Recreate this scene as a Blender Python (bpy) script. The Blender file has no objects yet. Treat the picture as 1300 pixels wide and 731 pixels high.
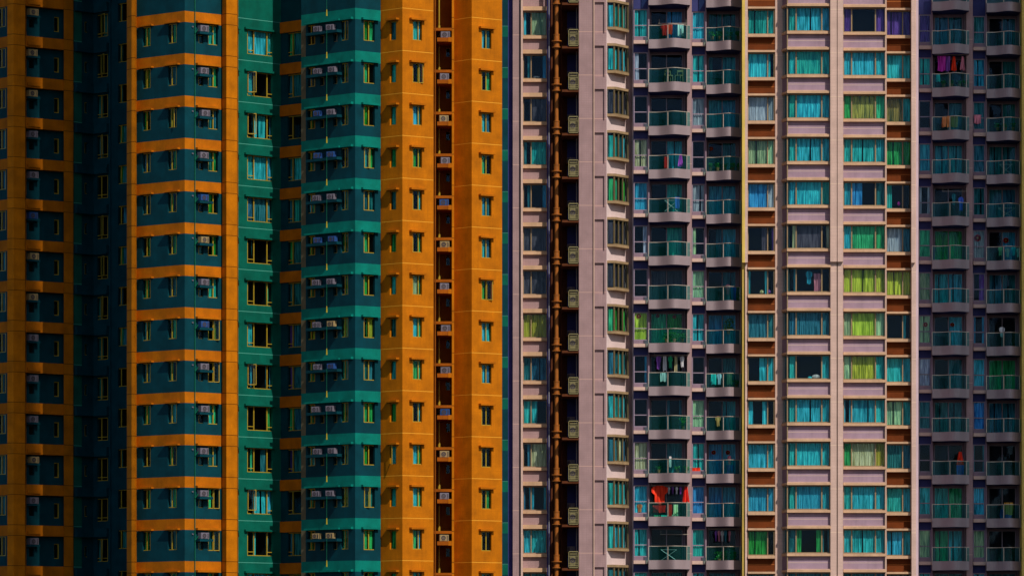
import bpy, math, random
from mathutils import Vector, Matrix
random.seed(11)
S = bpy.context.scene
COL = S.collection
F = 6400.0      # focal length in photograph pixels
HOR = 880.0     # horizon row
CZ = 2.0        # camera height
FL = 2.8        # storey height
TOP = 74.0

def X(px, d): return (px - 650.0) / F * d
def Z(y, d): return CZ + (HOR - y) * d / F

# ------------------------------------------------------------------ materials
MATS = {}
def nodes(name):
    m = bpy.data.materials.new(name); m.use_nodes = True
    nt = m.node_tree; nt.nodes.clear()
    out = nt.nodes.new('ShaderNodeOutputMaterial')
    MATS[name] = m
    return m, nt, out

def math_node(nt, op, a, b=None, c=None):
    n = nt.nodes.new('ShaderNodeMath'); n.operation = op
    for i, v in enumerate((a, b, c)):
        if v is None: continue
        if isinstance(v, (int, float)): n.inputs[i].default_value = v
        else: nt.links.new(v, n.inputs[i])
    return n.outputs[0]

def mixc(nt, fac, a, b):
    n = nt.nodes.new('ShaderNodeMix'); n.data_type = 'RGBA'
    if isinstance(fac, (int, float)): n.inputs[0].default_value = fac
    else: nt.links.new(fac, n.inputs[0])
    for idx, v in ((6, a), (7, b)):
        if isinstance(v, tuple): n.inputs[idx].default_value = (*v, 1)
        else: nt.links.new(v, n.inputs[idx])
    return n.outputs[2]

def wallmat(name, col, var=.16, dirt=.25, rough=.75, joints=(), jcol=None, jw=.028, tile=0.0, tilec=.75, fl=2.8, spec=.12):
    """painted / tiled wall: mottling, rain streaks, storey joints, small mosaic tiles"""
    m, nt, out = nodes(name)
    L = nt.links.new
    geo = nt.nodes.new('ShaderNodeNewGeometry')
    sep = nt.nodes.new('ShaderNodeSeparateXYZ'); L(geo.outputs['Position'], sep.inputs[0])
    c = col
    n1 = nt.nodes.new('ShaderNodeTexNoise'); n1.inputs['Scale'].default_value = 1.1; n1.inputs['Detail'].default_value = 5
    L(geo.outputs['Position'], n1.inputs['Vector'])
    dark = tuple(v * (1 - var * 1.6) for v in col); lite = tuple(min(1, v * (1 + var)) for v in col)
    r = nt.nodes.new('ShaderNodeMapRange'); r.inputs[1].default_value = .3; r.inputs[2].default_value = .7
    L(n1.outputs[0], r.inputs[0])
    cc = mixc(nt, r.outputs[0], dark, lite)
    # fine grain
    n2 = nt.nodes.new('ShaderNodeTexNoise'); n2.inputs['Scale'].default_value = 14; n2.inputs['Detail'].default_value = 2
    L(geo.outputs['Position'], n2.inputs['Vector'])
    f2 = math_node(nt, 'MULTIPLY', math_node(nt, 'GREATER_THAN', n2.outputs[0], .55), var * .9)
    cc = mixc(nt, f2, cc, tuple(v * .55 for v in col))
    # rain streaks
    mp = nt.nodes.new('ShaderNodeVectorMath'); mp.operation = 'MULTIPLY'; mp.inputs[1].default_value = (5.5, 5.5, .28)
    L(geo.outputs['Position'], mp.inputs[0])
    n3 = nt.nodes.new('ShaderNodeTexNoise'); n3.inputs['Scale'].default_value = 1; n3.inputs['Detail'].default_value = 4
    L(mp.outputs[0], n3.inputs['Vector'])
    r3 = nt.nodes.new('ShaderNodeMapRange'); r3.inputs[1].default_value = .5; r3.inputs[2].default_value = .8; r3.inputs[4].default_value = dirt
    L(n3.outputs[0], r3.inputs[0])
    cc = mixc(nt, r3.outputs[0], cc, tuple(v * .45 + .004 for v in col))
    if tile:
        for sock in (sep.outputs[0], sep.outputs[2]):
            fr = math_node(nt, 'FRACT', math_node(nt, 'DIVIDE', math_node(nt, 'ADD', sock, 500.0), tile))
            g = math_node(nt, 'LESS_THAN', fr, .16)
            cc = mixc(nt, math_node(nt, 'MULTIPLY', g, .5), cc, tuple(v * tilec for v in col))
    for j in joints:
        fr = math_node(nt, 'FRACT', math_node(nt, 'DIVIDE', math_node(nt, 'ADD', sep.outputs[2], 100*fl - j + jw), fl))
        g = math_node(nt, 'LESS_THAN', fr, 2 * jw / fl)
        cc = mixc(nt, g, cc, jcol)
    b = nt.nodes.new('ShaderNodeBsdfPrincipled'); L(cc, b.inputs['Base Color'])
    b.inputs['Roughness'].default_value = rough; b.inputs['Specular IOR Level'].default_value = spec
    bp = nt.nodes.new('ShaderNodeBump'); bp.inputs['Strength'].default_value = .25; bp.inputs['Distance'].default_value = .02
    L(n2.outputs[0], bp.inputs['Height']); L(bp.outputs[0], b.inputs['Normal'])
    L(b.outputs[0], out.inputs[0])
    return m

def plain(name, col, rough=.5, metal=0.0, var=.15, sc=6):
    m, nt, out = nodes(name)
    L = nt.links.new
    tc = nt.nodes.new('ShaderNodeTexCoord')
    oi = nt.nodes.new('ShaderNodeObjectInfo')
    ad = nt.nodes.new('ShaderNodeVectorMath'); ad.operation = 'ADD'
    L(tc.outputs['Object'], ad.inputs[0]); L(oi.outputs['Location'], ad.inputs[1])
    n = nt.nodes.new('ShaderNodeTexNoise'); n.inputs['Scale'].default_value = sc; n.inputs['Detail'].default_value = 4
    L(ad.outputs[0], n.inputs['Vector'])
    c = mixc(nt, n.outputs[0], tuple(v * (1 - var * 1.5) for v in col), tuple(min(1, v * (1 + var)) for v in col))
    b = nt.nodes.new('ShaderNodeBsdfPrincipled'); L(c, b.inputs['Base Color'])
    b.inputs['Roughness'].default_value = rough; b.inputs['Metallic'].default_value = metal
    b.inputs['Specular IOR Level'].default_value = .35
    L(b.outputs[0], out.inputs[0])
    return m

def cloth(name, col, col2=None, transl=.12, sc=9, hv=.08):
    """curtain / garment fabric: fold shade and highlights painted as vertical streaks, a little translucent, shifts per object"""
    m, nt, out = nodes(name)
    L = nt.links.new
    tc = nt.nodes.new('ShaderNodeTexCoord'); oi = nt.nodes.new('ShaderNodeObjectInfo')
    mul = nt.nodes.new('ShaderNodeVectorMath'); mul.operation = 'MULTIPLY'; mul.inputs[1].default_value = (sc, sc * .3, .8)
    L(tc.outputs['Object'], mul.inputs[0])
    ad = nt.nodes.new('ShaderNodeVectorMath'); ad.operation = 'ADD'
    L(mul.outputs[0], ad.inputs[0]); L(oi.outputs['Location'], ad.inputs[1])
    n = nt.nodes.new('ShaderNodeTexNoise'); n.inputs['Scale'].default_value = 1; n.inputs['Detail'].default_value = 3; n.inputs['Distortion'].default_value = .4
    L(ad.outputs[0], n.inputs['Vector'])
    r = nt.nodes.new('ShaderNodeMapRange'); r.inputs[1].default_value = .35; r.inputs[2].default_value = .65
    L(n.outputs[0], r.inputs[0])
    c = mixc(nt, r.outputs[0], tuple(v * .45 for v in col), col2 or tuple(min(1, v * 1.3 + .06) for v in col))  # darker folds and paler highlights painted into the cloth colour
    hs = nt.nodes.new('ShaderNodeHueSaturation')
    L(math_node(nt, 'ADD', math_node(nt, 'MULTIPLY', oi.outputs['Random'], hv), .5-hv/2), hs.inputs['Hue'])
    L(math_node(nt, 'ADD', math_node(nt, 'MULTIPLY', oi.outputs['Random'], .5), .75), hs.inputs['Value'])
    L(c, hs.inputs['Color'])
    d = nt.nodes.new('ShaderNodeBsdfDiffuse'); L(hs.outputs[0], d.inputs[0])
    t = nt.nodes.new('ShaderNodeBsdfTranslucent'); L(hs.outputs[0], t.inputs[0])
    mx = nt.nodes.new('ShaderNodeMixShader'); mx.inputs[0].default_value = transl
    L(d.outputs[0], mx.inputs[1]); L(t.outputs[0], mx.inputs[2]); L(mx.outputs[0], out.inputs[0])
    return m

def glass(name, tint, refl=1.0, rough=.04, opac=0.0, ocol=(0, .1, .08)):
    m, nt, out = nodes(name)
    L = nt.links.new
    t = nt.nodes.new('ShaderNodeBsdfTransparent'); t.inputs[0].default_value = (*tint, 1)
    g = nt.nodes.new('ShaderNodeBsdfGlossy'); g.inputs['Roughness'].default_value = rough; g.inputs[0].default_value = (.3, .55, 1, 1)
    lw = nt.nodes.new('ShaderNodeFresnel'); lw.inputs[0].default_value = 1.5
    geo = nt.nodes.new('ShaderNodeNewGeometry')
    n = nt.nodes.new('ShaderNodeTexNoise'); n.inputs['Scale'].default_value = .55; n.inputs['Detail'].default_value = 1
    L(geo.outputs['Position'], n.inputs['Vector'])
    bp = nt.nodes.new('ShaderNodeBump'); bp.inputs['Strength'].default_value = .12; bp.inputs['Distance'].default_value = .3
    L(n.outputs[0], bp.inputs['Height']); L(bp.outputs[0], g.inputs['Normal'])
    base = t.outputs[0]
    if opac:
        df = nt.nodes.new('ShaderNodeBsdfDiffuse'); df.inputs[0].default_value = (*ocol, 1)
        mo = nt.nodes.new('ShaderNodeMixShader'); mo.inputs[0].default_value = opac
        L(base, mo.inputs[1]); L(df.outputs[0], mo.inputs[2]); base = mo.outputs[0]
    mx = nt.nodes.new('ShaderNodeMixShader')
    L(math_node(nt, 'MULTIPLY', lw.outputs[0], refl), mx.inputs[0])
    L(base, mx.inputs[1]); L(g.outputs[0], mx.inputs[2]); L(mx.outputs[0], out.inputs[0])
    return m

#MATSECTION
BT = 42.39 + CZ       # top of a colour band (world z)
BB = 41.66 + CZ       # its bottom
DKJ = (.15, .045, .0)
orange   = wallmat('orange_paint', (.53, .155, .001), joints=(BT,), jcol=(.78, .34, .03), jw=.022, tile=.3, tilec=.9)
orange_p = wallmat('orange_pilaster', (.53, .16, .001), joints=(BT, BB), jcol=DKJ, jw=.024)
orange_s = wallmat('orange_band', (.48, .135, .001))
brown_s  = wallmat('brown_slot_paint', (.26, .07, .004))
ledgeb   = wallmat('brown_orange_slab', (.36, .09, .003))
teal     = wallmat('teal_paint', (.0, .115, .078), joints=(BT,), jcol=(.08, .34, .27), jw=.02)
tealband = wallmat('teal_band', (.0, .19, .15), dirt=.15)
blue     = wallmat('deep_blue_paint', (.0, .046, .064))
olive    = wallmat('olive_grey', (.13, .12, .07))
frameY   = plain('ochre_frame', (.40, .27, .02), .45)
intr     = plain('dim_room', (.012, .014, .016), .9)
col_p    = wallmat('pale_column_tile', (.66, .455, .385), var=.08, dirt=.18, fl=2.996, joints=(CZ+41.19*1.07,), jcol=(.76, .55, .42), jw=.02, tile=.25, tilec=.85)
mauve    = wallmat('mauve_tile', (.39, .255, .26), var=.1, dirt=.2, fl=2.996, joints=(CZ+40.2*1.07-.35,), jcol=(.60, .38, .32), jw=.02, tile=.16, tilec=.8)
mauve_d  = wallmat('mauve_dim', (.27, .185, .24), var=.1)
spandrel = wallmat('lavender_spandrel', (.36, .25, .32), var=.08, fl=2.996, joints=(CZ+39.25*1.07,), jcol=(.56, .42, .36), jw=.02)
spanb    = wallmat('tan_spandrel', (.56, .38, .30), var=.08)
ledge_m  = wallmat('sand_ledge', (.62, .39, .24), var=.1, dirt=.3)
bayl     = wallmat('bay_trim', (.36, .24, .13), dirt=.3)
redb     = wallmat('red_brown_recess', (.155, .036, .007), var=.12, fl=2.996, joints=(CZ+39.15*1.07,), jcol=(.42, .13, .03), jw=.02)
fascia   = wallmat('bronze_fascia', (.32, .24, .255), var=.05, dirt=.2, rough=.38, spec=.6)
brightf  = wallmat('pale_pink_tile', (.72, .56, .55), var=.06, dirt=.12)
yellow_c = wallmat('cream_column', (.74, .52, .12), var=.08, dirt=.3)
lav_line = wallmat('lavender_fin', (.60, .46, .52), var=.05)
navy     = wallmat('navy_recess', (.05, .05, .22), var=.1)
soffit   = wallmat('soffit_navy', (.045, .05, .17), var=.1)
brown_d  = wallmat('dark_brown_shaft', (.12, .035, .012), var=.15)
frameR   = plain('bronze_frame', (.30, .21, .11), .4)
frameD   = plain('dark_bronze_frame', (.17, .125, .06), .4)
acd2 = plain('weathered_casing', (.20, .17, .08), .6, 0, .3)
frameM   = plain('mauve_frame', (.30, .23, .30), .4)
rail_m   = plain('pale_rail', (.50, .42, .34), .35, .3)
rust     = plain('rust_pipe', (.36, .11, .012), .5, 0, .3, 3)
steel    = plain('pale_steel', (.42, .42, .44), .4, .2)
greenp   = plain('green_pipe', (.0, .15, .07), .5)
yellp    = plain('yellow_pipe', (.40, .32, .01), .5)
gl       = glass('window_glass', (.88, 1.0, 1.0), .5)
glG      = glass('narrow_window_glass', (.75, .98, .88), .5)
glB      = glass('balcony_glass', (.34, .84, .76), .5, opac=.07, ocol=(.0, .20, .15))
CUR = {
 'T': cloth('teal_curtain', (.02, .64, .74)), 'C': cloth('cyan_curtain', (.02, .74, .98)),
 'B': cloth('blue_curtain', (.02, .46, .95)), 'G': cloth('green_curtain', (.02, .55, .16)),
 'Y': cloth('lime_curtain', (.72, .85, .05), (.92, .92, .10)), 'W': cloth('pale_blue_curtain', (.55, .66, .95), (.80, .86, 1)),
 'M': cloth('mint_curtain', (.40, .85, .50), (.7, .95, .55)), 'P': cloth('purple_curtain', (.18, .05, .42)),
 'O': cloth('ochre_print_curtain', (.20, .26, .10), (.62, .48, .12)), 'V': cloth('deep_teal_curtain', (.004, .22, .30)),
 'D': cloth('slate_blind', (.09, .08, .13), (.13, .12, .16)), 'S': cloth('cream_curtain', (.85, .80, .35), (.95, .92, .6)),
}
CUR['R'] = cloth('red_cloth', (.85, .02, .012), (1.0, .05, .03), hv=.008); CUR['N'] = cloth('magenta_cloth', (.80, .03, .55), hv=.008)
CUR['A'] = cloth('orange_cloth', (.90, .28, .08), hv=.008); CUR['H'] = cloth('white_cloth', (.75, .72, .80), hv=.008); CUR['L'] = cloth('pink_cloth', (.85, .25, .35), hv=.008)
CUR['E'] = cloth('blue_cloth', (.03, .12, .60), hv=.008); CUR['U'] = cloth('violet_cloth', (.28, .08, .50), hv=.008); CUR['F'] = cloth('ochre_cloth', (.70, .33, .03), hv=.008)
acw  = plain('white_casing', (.17, .15, .19), .5, 0, .12); acb = plain('blue_casing', (.02, .07, .24), .45)
acy  = plain('beige_casing', (.33, .24, .11), .55, 0, .25); acd = plain('dark_grille', (.05, .04, .05), .6)
acg  = plain('ochre_grille_frame', (.24, .21, .09), .5)
leafm = plain('leaf_green', (.04, .22, .02), .6, 0, .4, 12); potm = plain('terracotta', (.40, .13, .05), .7)
asph = wallmat('asphalt', (.05, .05, .052))

# ------------------------------------------------------------------ mesh collector
class MB:
    def __init__(s): s.v = []; s.f = []; s.m = []; s.mats = []
    def mi(s, m):
        if m not in s.mats: s.mats.append(m)
        return s.mats.index(m)
    def quad(s, a, b, c, d, m):
        i = len(s.v); s.v += [tuple(a), tuple(b), tuple(c), tuple(d)]; s.f.append((i, i+1, i+2, i+3)); s.m.append(s.mi(m))
    def hexa(s, P, m):      # P: 4 bottom (ccw), 4 top
        i = len(s.v); s.v += [tuple(p) for p in P]; k = s.mi(m)
        for f in ((0,3,2,1),(4,5,6,7),(0,1,5,4),(1,2,6,5),(2,3,7,6),(3,0,4,7)):
            s.f.append(tuple(i+j for j in f)); s.m.append(k)
    def box(s, x0,x1,y0,y1,z0,z1,m):
        s.hexa([(x0,y0,z0),(x1,y0,z0),(x1,y1,z0),(x0,y1,z0),(x0,y0,z1),(x1,y0,z1),(x1,y1,z1),(x0,y1,z1)], m)
    def tube(s, a, b, r, m, n=8, r2=None):
        a = Vector(a); b = Vector(b); ax = (b-a).normalized()
        t = Vector((0,0,1)) if abs(ax.z) < .9 else Vector((1,0,0))
        u = ax.cross(t).normalized(); w = ax.cross(u)
        i = len(s.v); k = s.mi(m); r2 = r if r2 is None else r2
        for c, rr in ((a, r), (b, r2)):
            for j in range(n):
                an = 2*math.pi*j/n; s.v.append(tuple(c + (u*math.cos(an)+w*math.sin(an))*rr))
        for j in range(n):
            s.f.append((i+j, i+(j+1)%n, i+n+(j+1)%n, i+n+j)); s.m.append(k)
        s.f.append(tuple(i+j for j in range(n))); s.m.append(k)
        s.f.append(tuple(i+n+j for j in reversed(range(n)))); s.m.append(k)
    def mesh(s, name, off=(0,0,0)):
        me = bpy.data.meshes.new(name)
        me.from_pydata([(x-off[0], y-off[1], z-off[2]) for x,y,z in s.v], [], s.f)
        for m in s.mats: me.materials.append(m)
        me.polygons.foreach_set('material_index', s.m)
        me.update()
        return me

def link(name, data, parent=None, loc=(0,0,0), rz=0.0):
    o = bpy.data.objects.new(name, data); COL.objects.link(o)
    o.parent = parent; o.location = loc; o.rotation_euler = (0,0,rz)
    return o

# ------------------------------------------------------------------ towers
def tower(name, label, cat, loc):
    o = bpy.data.objects.new(name, None); COL.objects.link(o); o.location = loc
    o['label'] = label; o['category'] = cat
    return o
LT = tower('apartment_tower', 'orange and teal high-rise tower with narrow ochre framed windows, filling the left half', 'apartment tower', (X(330, 340), 340, 0))
RT = tower('apartment_tower', 'mauve and sand coloured high-rise tower with curved glass balconies, right of the orange tower', 'apartment tower', (X(960, 351), 351, 0))
def part(name, mb, root, label=None):
    o = link(name, mb.mesh(name, root.location), root)
    if label: o['label'] = label
    return o
def wpart(name, me, root, pos, rz, label=None):
    o = link(name, me, root, Vector(pos) - root.location, rz)
    return o

class Face:
    """a vertical wall plane given by two plan points (photo column, distance)"""
    def __init__(s, p0, d0, p1, d1):
        s.a = Vector((X(p0,d0), d0, 0)); s.b = Vector((X(p1,d1), d1, 0))
        v = s.b - s.a; s.L = v.length; s.dir = v.normalized()
        s.n = Vector((s.dir.y, -s.dir.x, 0)); s.rz = math.atan2(s.dir.y, s.dir.x)
    def u(s, px, off=0.0):
        k = (px-650.0)/F; a = s.a + s.n*off
        return (k*a.y - a.x)/(s.dir.x - k*s.dir.y)
    def P(s, u, z, off=0.0):
        p = s.a + s.dir*u + s.n*off; return Vector((p.x, p.y, z))
    def box(s, mb, u0,u1,z0,z1,o0,o1,m):
        mb.hexa([s.P(u0,z0,o1), s.P(u1,z0,o1), s.P(u1,z0,o0), s.P(u0,z0,o0), s.P(u0,z1,o1), s.P(u1,z1,o1), s.P(u1,z1,o0), s.P(u0,z1,o0)], m)

def rows(z_top_row0, d, zlo=-.7, zhi=.7, lo=-2, hi=16):
    """storeys (k) whose feature can be seen in the frame"""
    r = []
    for k in range(lo, hi):
        z = z_top_row0 - FL*k
        y = HOR - (z-CZ)*F/d
        if -14 < y < 731+32: r.append(k)
    return r

def wall(face, root, mat, ops=(), bands=(), u0=0.0, u1=None, z0=0.0, z1=TOP, rev=.2, room=1.3, name='wall', rmat=None, off=0.0, build=True, mb=None):
    """wall sheet with real openings ops=(u0,u1,z0,z1), reveals, dim rooms behind; bands=(za,zb,mat) repeated"""
    mb = mb or MB()
    u1 = face.L if u1 is None else u1
    us = sorted({round(v,4) for v in [u0,u1]+[q for o in ops for q in o[:2]] if u0-1e-6 <= v <= u1+1e-6})
    zz = {z0, z1}
    for o in ops: zz |= {o[2], o[3]}
    bl = []
    for (za, zb, m) in bands:
        for k in range(-14, 20):
            a, b = za-FL*k, zb-FL*k
            if b < z0 or a > z1: continue
            a, b = max(a,z0), min(b,z1); bl.append((a,b,m)); zz |= {a,b}
    zs = sorted(zz); zc = [zs[0]]
    for z in zs[1:]:
        if z-zc[-1] > 1e-4: zc.append(z)
    for j in range(len(zc)-1):
        zm = .5*(zc[j]+zc[j+1]); m = mat
        for a,b,bm in bl:
            if a < zm < b: m = bm
        run = None
        for i in range(len(us)-1):
            um = .5*(us[i]+us[i+1])
            hole = any(o[0]<um<o[1] and o[2]<zm<o[3] for o in ops)
            if hole:
                if run is not None: mb.quad(face.P(run,zc[j],off), face.P(us[i],zc[j],off), face.P(us[i],zc[j+1],off), face.P(run,zc[j+1],off), m); run = None
            elif run is None: run = us[i]
        if run is not None: mb.quad(face.P(run,zc[j],off), face.P(us[-1],zc[j],off), face.P(us[-1],zc[j+1],off), face.P(run,zc[j+1],off), m)
    rm = rmat or mat
    for (a,b,c,d) in ops:
        o1 = off-rev
        mb.quad(face.P(a,c,off), face.P(a,d,off), face.P(a,d,o1), face.P(a,c,o1), rm)
        mb.quad(face.P(b,c,off), face.P(b,c,o1), face.P(b,d,o1), face.P(b,d,off), rm)
        mb.quad(face.P(a,c,off), face.P(a,c,o1), face.P(b,c,o1), face.P(b,c,off), rm)
        mb.quad(face.P(a,d,off), face.P(b,d,off), face.P(b,d,o1), face.P(a,d,o1), rm)
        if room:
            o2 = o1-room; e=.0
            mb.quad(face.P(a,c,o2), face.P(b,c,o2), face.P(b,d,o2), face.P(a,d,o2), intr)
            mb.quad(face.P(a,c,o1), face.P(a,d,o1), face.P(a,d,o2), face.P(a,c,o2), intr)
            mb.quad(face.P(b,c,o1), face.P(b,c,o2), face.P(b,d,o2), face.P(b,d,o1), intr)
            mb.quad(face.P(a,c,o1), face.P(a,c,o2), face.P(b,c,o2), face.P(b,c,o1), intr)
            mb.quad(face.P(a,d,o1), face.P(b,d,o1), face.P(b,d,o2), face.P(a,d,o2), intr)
    return part(name, mb, root) if build else mb

# ------------------------------------------------------------------ windows (local frame: x along the wall, y into the building, z up)
CC = {}
def curtain_mesh(w, h, code, var):
    """pleated curtain(s) filling a pane w x h; lower case = drawn aside"""
    key = (round(w,2), round(h,2), code, var)
    if key in CC: return CC[key]
    rnd = random.Random(hash((round(w,2)*100, ord(code), var)) & 0xffff)
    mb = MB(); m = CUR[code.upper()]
    spans = []
    if code.isupper():
        if code == 'D': spans = [(0, w, 0.0)]
        elif var == 2 and w > .8:
            g = rnd.uniform(.3,.7)*w; spans = [(0,g-.05,1),(g+.04,w,1)]
        else: spans = [(0,w,1)]
    else:
        a = rnd.uniform(.16,.36)*w
        if var == 0: spans = [(0,a*1.3,1)]
        elif var == 1: spans = [(w-a*1.3,w,1)]
        else: spans = [(0,a*.8,1),(w-a*.8,w,1)]
    mi = mb.mi(m)
    for (a,b,pl) in spans:
        n = max(4, int((b-a)/.035)); base = len(mb.v)
        ph = [rnd.uniform(0,6.28) for _ in range(3)]
        lift = 0.0 if rnd.random() < .7 else rnd.uniform(.0,.08)
        zr = (0.0+lift, .35*h, .7*h, h)
        for zi, z in enumerate(zr):
            t = 1 - zi/3.0
            for i in range(n+1):
                s = i/n; x = a+(b-a)*s
                amp = (.018+.028*t)*pl
                y = amp*(math.sin(x*42+ph[0]+.8*math.sin(x*9+ph[1])) + .4*math.sin(x*17+ph[2]*t))
                xx = x + .02*t*math.sin(x*13+ph[1])*pl
                xx = min(max(xx, 0.0), w)
                mb.v.append((xx, y, z))
        for r in range(3):
            for i in range(n):
                p = base+r*(n+1)+i
                mb.f.append((p,p+1,p+n+2,p+n+1)); mb.m.append(mi)
    me = mb.mesh('curtain')
    for p in me.polygons: p.use_smooth = True
    CC[key] = me
    return me

WC = {}
def window(name, face, root, px0, px1, z0, z1, muls=(), trans=None, codes='', fm=None, g=None, inset=.1, fw=.055, uu=None, open_leaf=None, tr_part=None, row=0):
    """one window of the tower: frame mesh > pane, curtain children. muls: photo columns of mullions"""
    fm = fm or frameY; g = g or gl
    if uu: u0, u1 = uu
    else: u0, u1 = face.u(px0, -inset), face.u(px1, -inset)
    w, h = u1-u0, z1-z0
    mu = [face.u(p,-inset)-u0 if p > 5 else p*w for p in muls]
    key = (name, round(w,3), round(h,3), tuple(round(m,3) for m in mu), trans, tr_part, fm.name, g.name)
    if key not in WC:
        mb = MB(); D=.06
        mb.box(0,fw,0,D,0,h,fm); mb.box(w-fw,w,0,D,0,h,fm)
        mb.box(fw,w-fw,0,D,0,fw,fm); mb.box(fw,w-fw,0,D,h-fw,h,fm)
        for q in mu: mb.box(q-fw*.6,q+fw*.6,-.004,D,fw,h-fw,fm)
        if trans:
            edges = [fw]+[q for q in mu]+[w-fw]
            for i in range(len(edges)-1):
                if tr_part and i not in tr_part: continue
                a = edges[i]+(fw*.6 if i else 0); b = edges[i+1]-(fw*.6 if i < len(edges)-2 else 0)
                mb.box(a,b,.002,D-.004,trans,trans+fw*.9,fm)
        fr = mb.mesh(name)
        gm = MB(); gm.quad((fw*.5,.03,fw*.5),(w-fw*.5,.03,fw*.5),(w-fw*.5,.03,h-fw*.5),(fw*.5,.03,h-fw*.5), g)
        WC[key] = (fr, gm.mesh('pane'))
    fr, pm = WC[key]
    o = wpart(name, fr, root, face.P(u0, z0, -inset), face.rz)
    link('pane', pm, o)
    e = [0.0]+mu+[w]
    for i, c in enumerate(codes):
        if i+1 >= len(e) or c in 'kK .': continue
        cw = e[i+1]-e[i]
        if cw < .12: continue
        link('curtain', curtain_mesh(cw-.04, h-.05, c, (row*7+i*3+int(px0 or 0)) % 3), o, (e[i]+.02, .17, .02))
    if open_leaf is not None:
        a, b = e[open_leaf], e[open_leaf+1]
        lm = MB(); lw = b-a; lh = h-(trans or 0)
        zb = trans or 0
        lm.box(0,.045,-.02,.02,zb,h,fm); lm.box(lw-.045,lw,-.02,.02,zb,h,fm); lm.box(.045,lw-.045,-.02,.02,zb,zb+.045,fm); lm.box(.045,lw-.045,-.02,.02,h-.045,h,fm)
        lm.quad((.04,0,zb+.04),(lw-.04,0,zb+.04),(lw-.04,0,h-.04),(.04,0,h-.04), g)
        link('open_leaf', lm.mesh('open_leaf'), o, (a, -.05, 0), -random.uniform(.3,.6))
    return o

def canopy(mb, face, px0, px1, z0, z1, out, m):
    face.box(mb, face.u(px0,out*.5), face.u(px1,out*.5), z0, z1, -.02, out, m)

def each(name, root, ks, fn):
    for k in ks:
        mb = MB(); fn(mb, k); part(name, mb, root)
WZ0, WZ1 = 40.34+CZ, 41.64+CZ
def wl(z, k): return z-FL*k

ORD = ['topmost','second from the top','third from the top','fourth from the top','fifth from the top','sixth from the top','seventh from the top','eighth from the top','ninth from the top','tenth from the top','eleventh from the top','twelfth from the top','thirteenth from the top','lowest']
AC_UNIT = {}
def ac_unit(pos, rz, kind, label, group, w=.72, h=.46, dp=.36, name='air_conditioner'):
    cm = {'w':acw,'b':acb,'y':acy,'g':acd2}[kind]
    key = (kind, w, h)
    if key not in AC_UNIT:
        mb = MB(); c=.02
        mb.box(-w/2,w/2,0,dp,c,h,cm); mb.box(-w/2+.03,w/2-.03,-.012,0,.05,h-.04,cm)
        mb.box(-w/2+.05,-w/2+.14,.05,dp-.05,0,c,acd); mb.box(w/2-.14,w/2-.05,.05,dp-.05,0,c,acd)
        g = MB()
        cx = -.10*w
        for j in range(6):
            zz = .09+(h-.17)*j/5; g.box(w*.27,w*.44,-.022,-.012,zz-.012,zz+.012,acd)
        fn = MB(); R = min(w,h)*.36
        for j in range(14):
            a0, a1 = 2*math.pi*j/14, 2*math.pi*(j+1)/14
            for r0,r1,yy,mm in ((0,R,-.016,acd),(R,R*1.12,-.03,cm),(R*.3,R*.42,-.024,cm)):
                fn.quad((cx+r0*math.cos(a0),yy,h/2+r0*math.sin(a0)),(cx+r0*math.cos(a1),yy,h/2+r0*math.sin(a1)),(cx+r1*math.cos(a1),yy,h/2+r1*math.sin(a1)),(cx+r1*math.cos(a0),yy,h/2+r1*math.sin(a0)), mm)
        AC_UNIT[key] = (mb.mesh('casing'), g.mesh('grille'), fn.mesh('fan'))
    o = bpy.data.objects.new(name, None); COL.objects.link(o); o.location = pos; o.rotation_euler = (0,0,rz)
    o['label'] = label; o['category'] = 'air conditioner'; o['group'] = group
    for nm, me in zip(('casing','grille','fan'), AC_UNIT[key]): link(nm, me, o)
    return o

# ================================================================== LEFT TOWER
R = lambda z, d: rows(z, d)
# ---- wing at the far left
fA = Face(-14,348.6, 9.3,347.0)
ks = R(BT,347)
opsA = [(fA.u(-3), fA.u(7.4), wl(WZ0-.05,k), wl(WZ1,k)) for k in ks]
wall(fA, LT, blue, opsA, [(BB,BT,orange_s)])
for k in ks: window('edge_window', fA, LT, -3,7.4, wl(WZ0-.05,k), wl(WZ1,k), muls=(.5,), codes=random.choice(['VV','kV','vk','kk']), g=glG, row=k)
def pil(pts, back, m):
    """full-height pilaster: plan outline pts (photo column, distance) extruded back to 'back'"""
    mb = MB(); k = mb.mi(m); n = len(pts)
    P = [(X(p,d),d) for p,d in pts] + [(X(pts[-1][0],pts[-1][1]),back),(X(pts[0][0],pts[0][1]),back)]
    q = len(P)
    for z in (0.0,TOP): mb.v += [(x,y,z) for x,y in P]
    for a in range(q): b=(a+1)%q; mb.f.append((a,b,q+b,q+a)); mb.m.append(k)
    mb.f.append(tuple(reversed(range(q)))); mb.m.append(k); mb.f.append(tuple(q+a for a in range(q))); mb.m.append(k)
    return part('pilaster', mb, LT)
pil([(9.3,346.0),(17.2,345.7),(31.7,346.3)],348.5,orange_p)
fB = Face(31.7,346.6,81,348.6)
pil([(81,348.45),(92.9,349.1)],350.5,orange_p)
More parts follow.
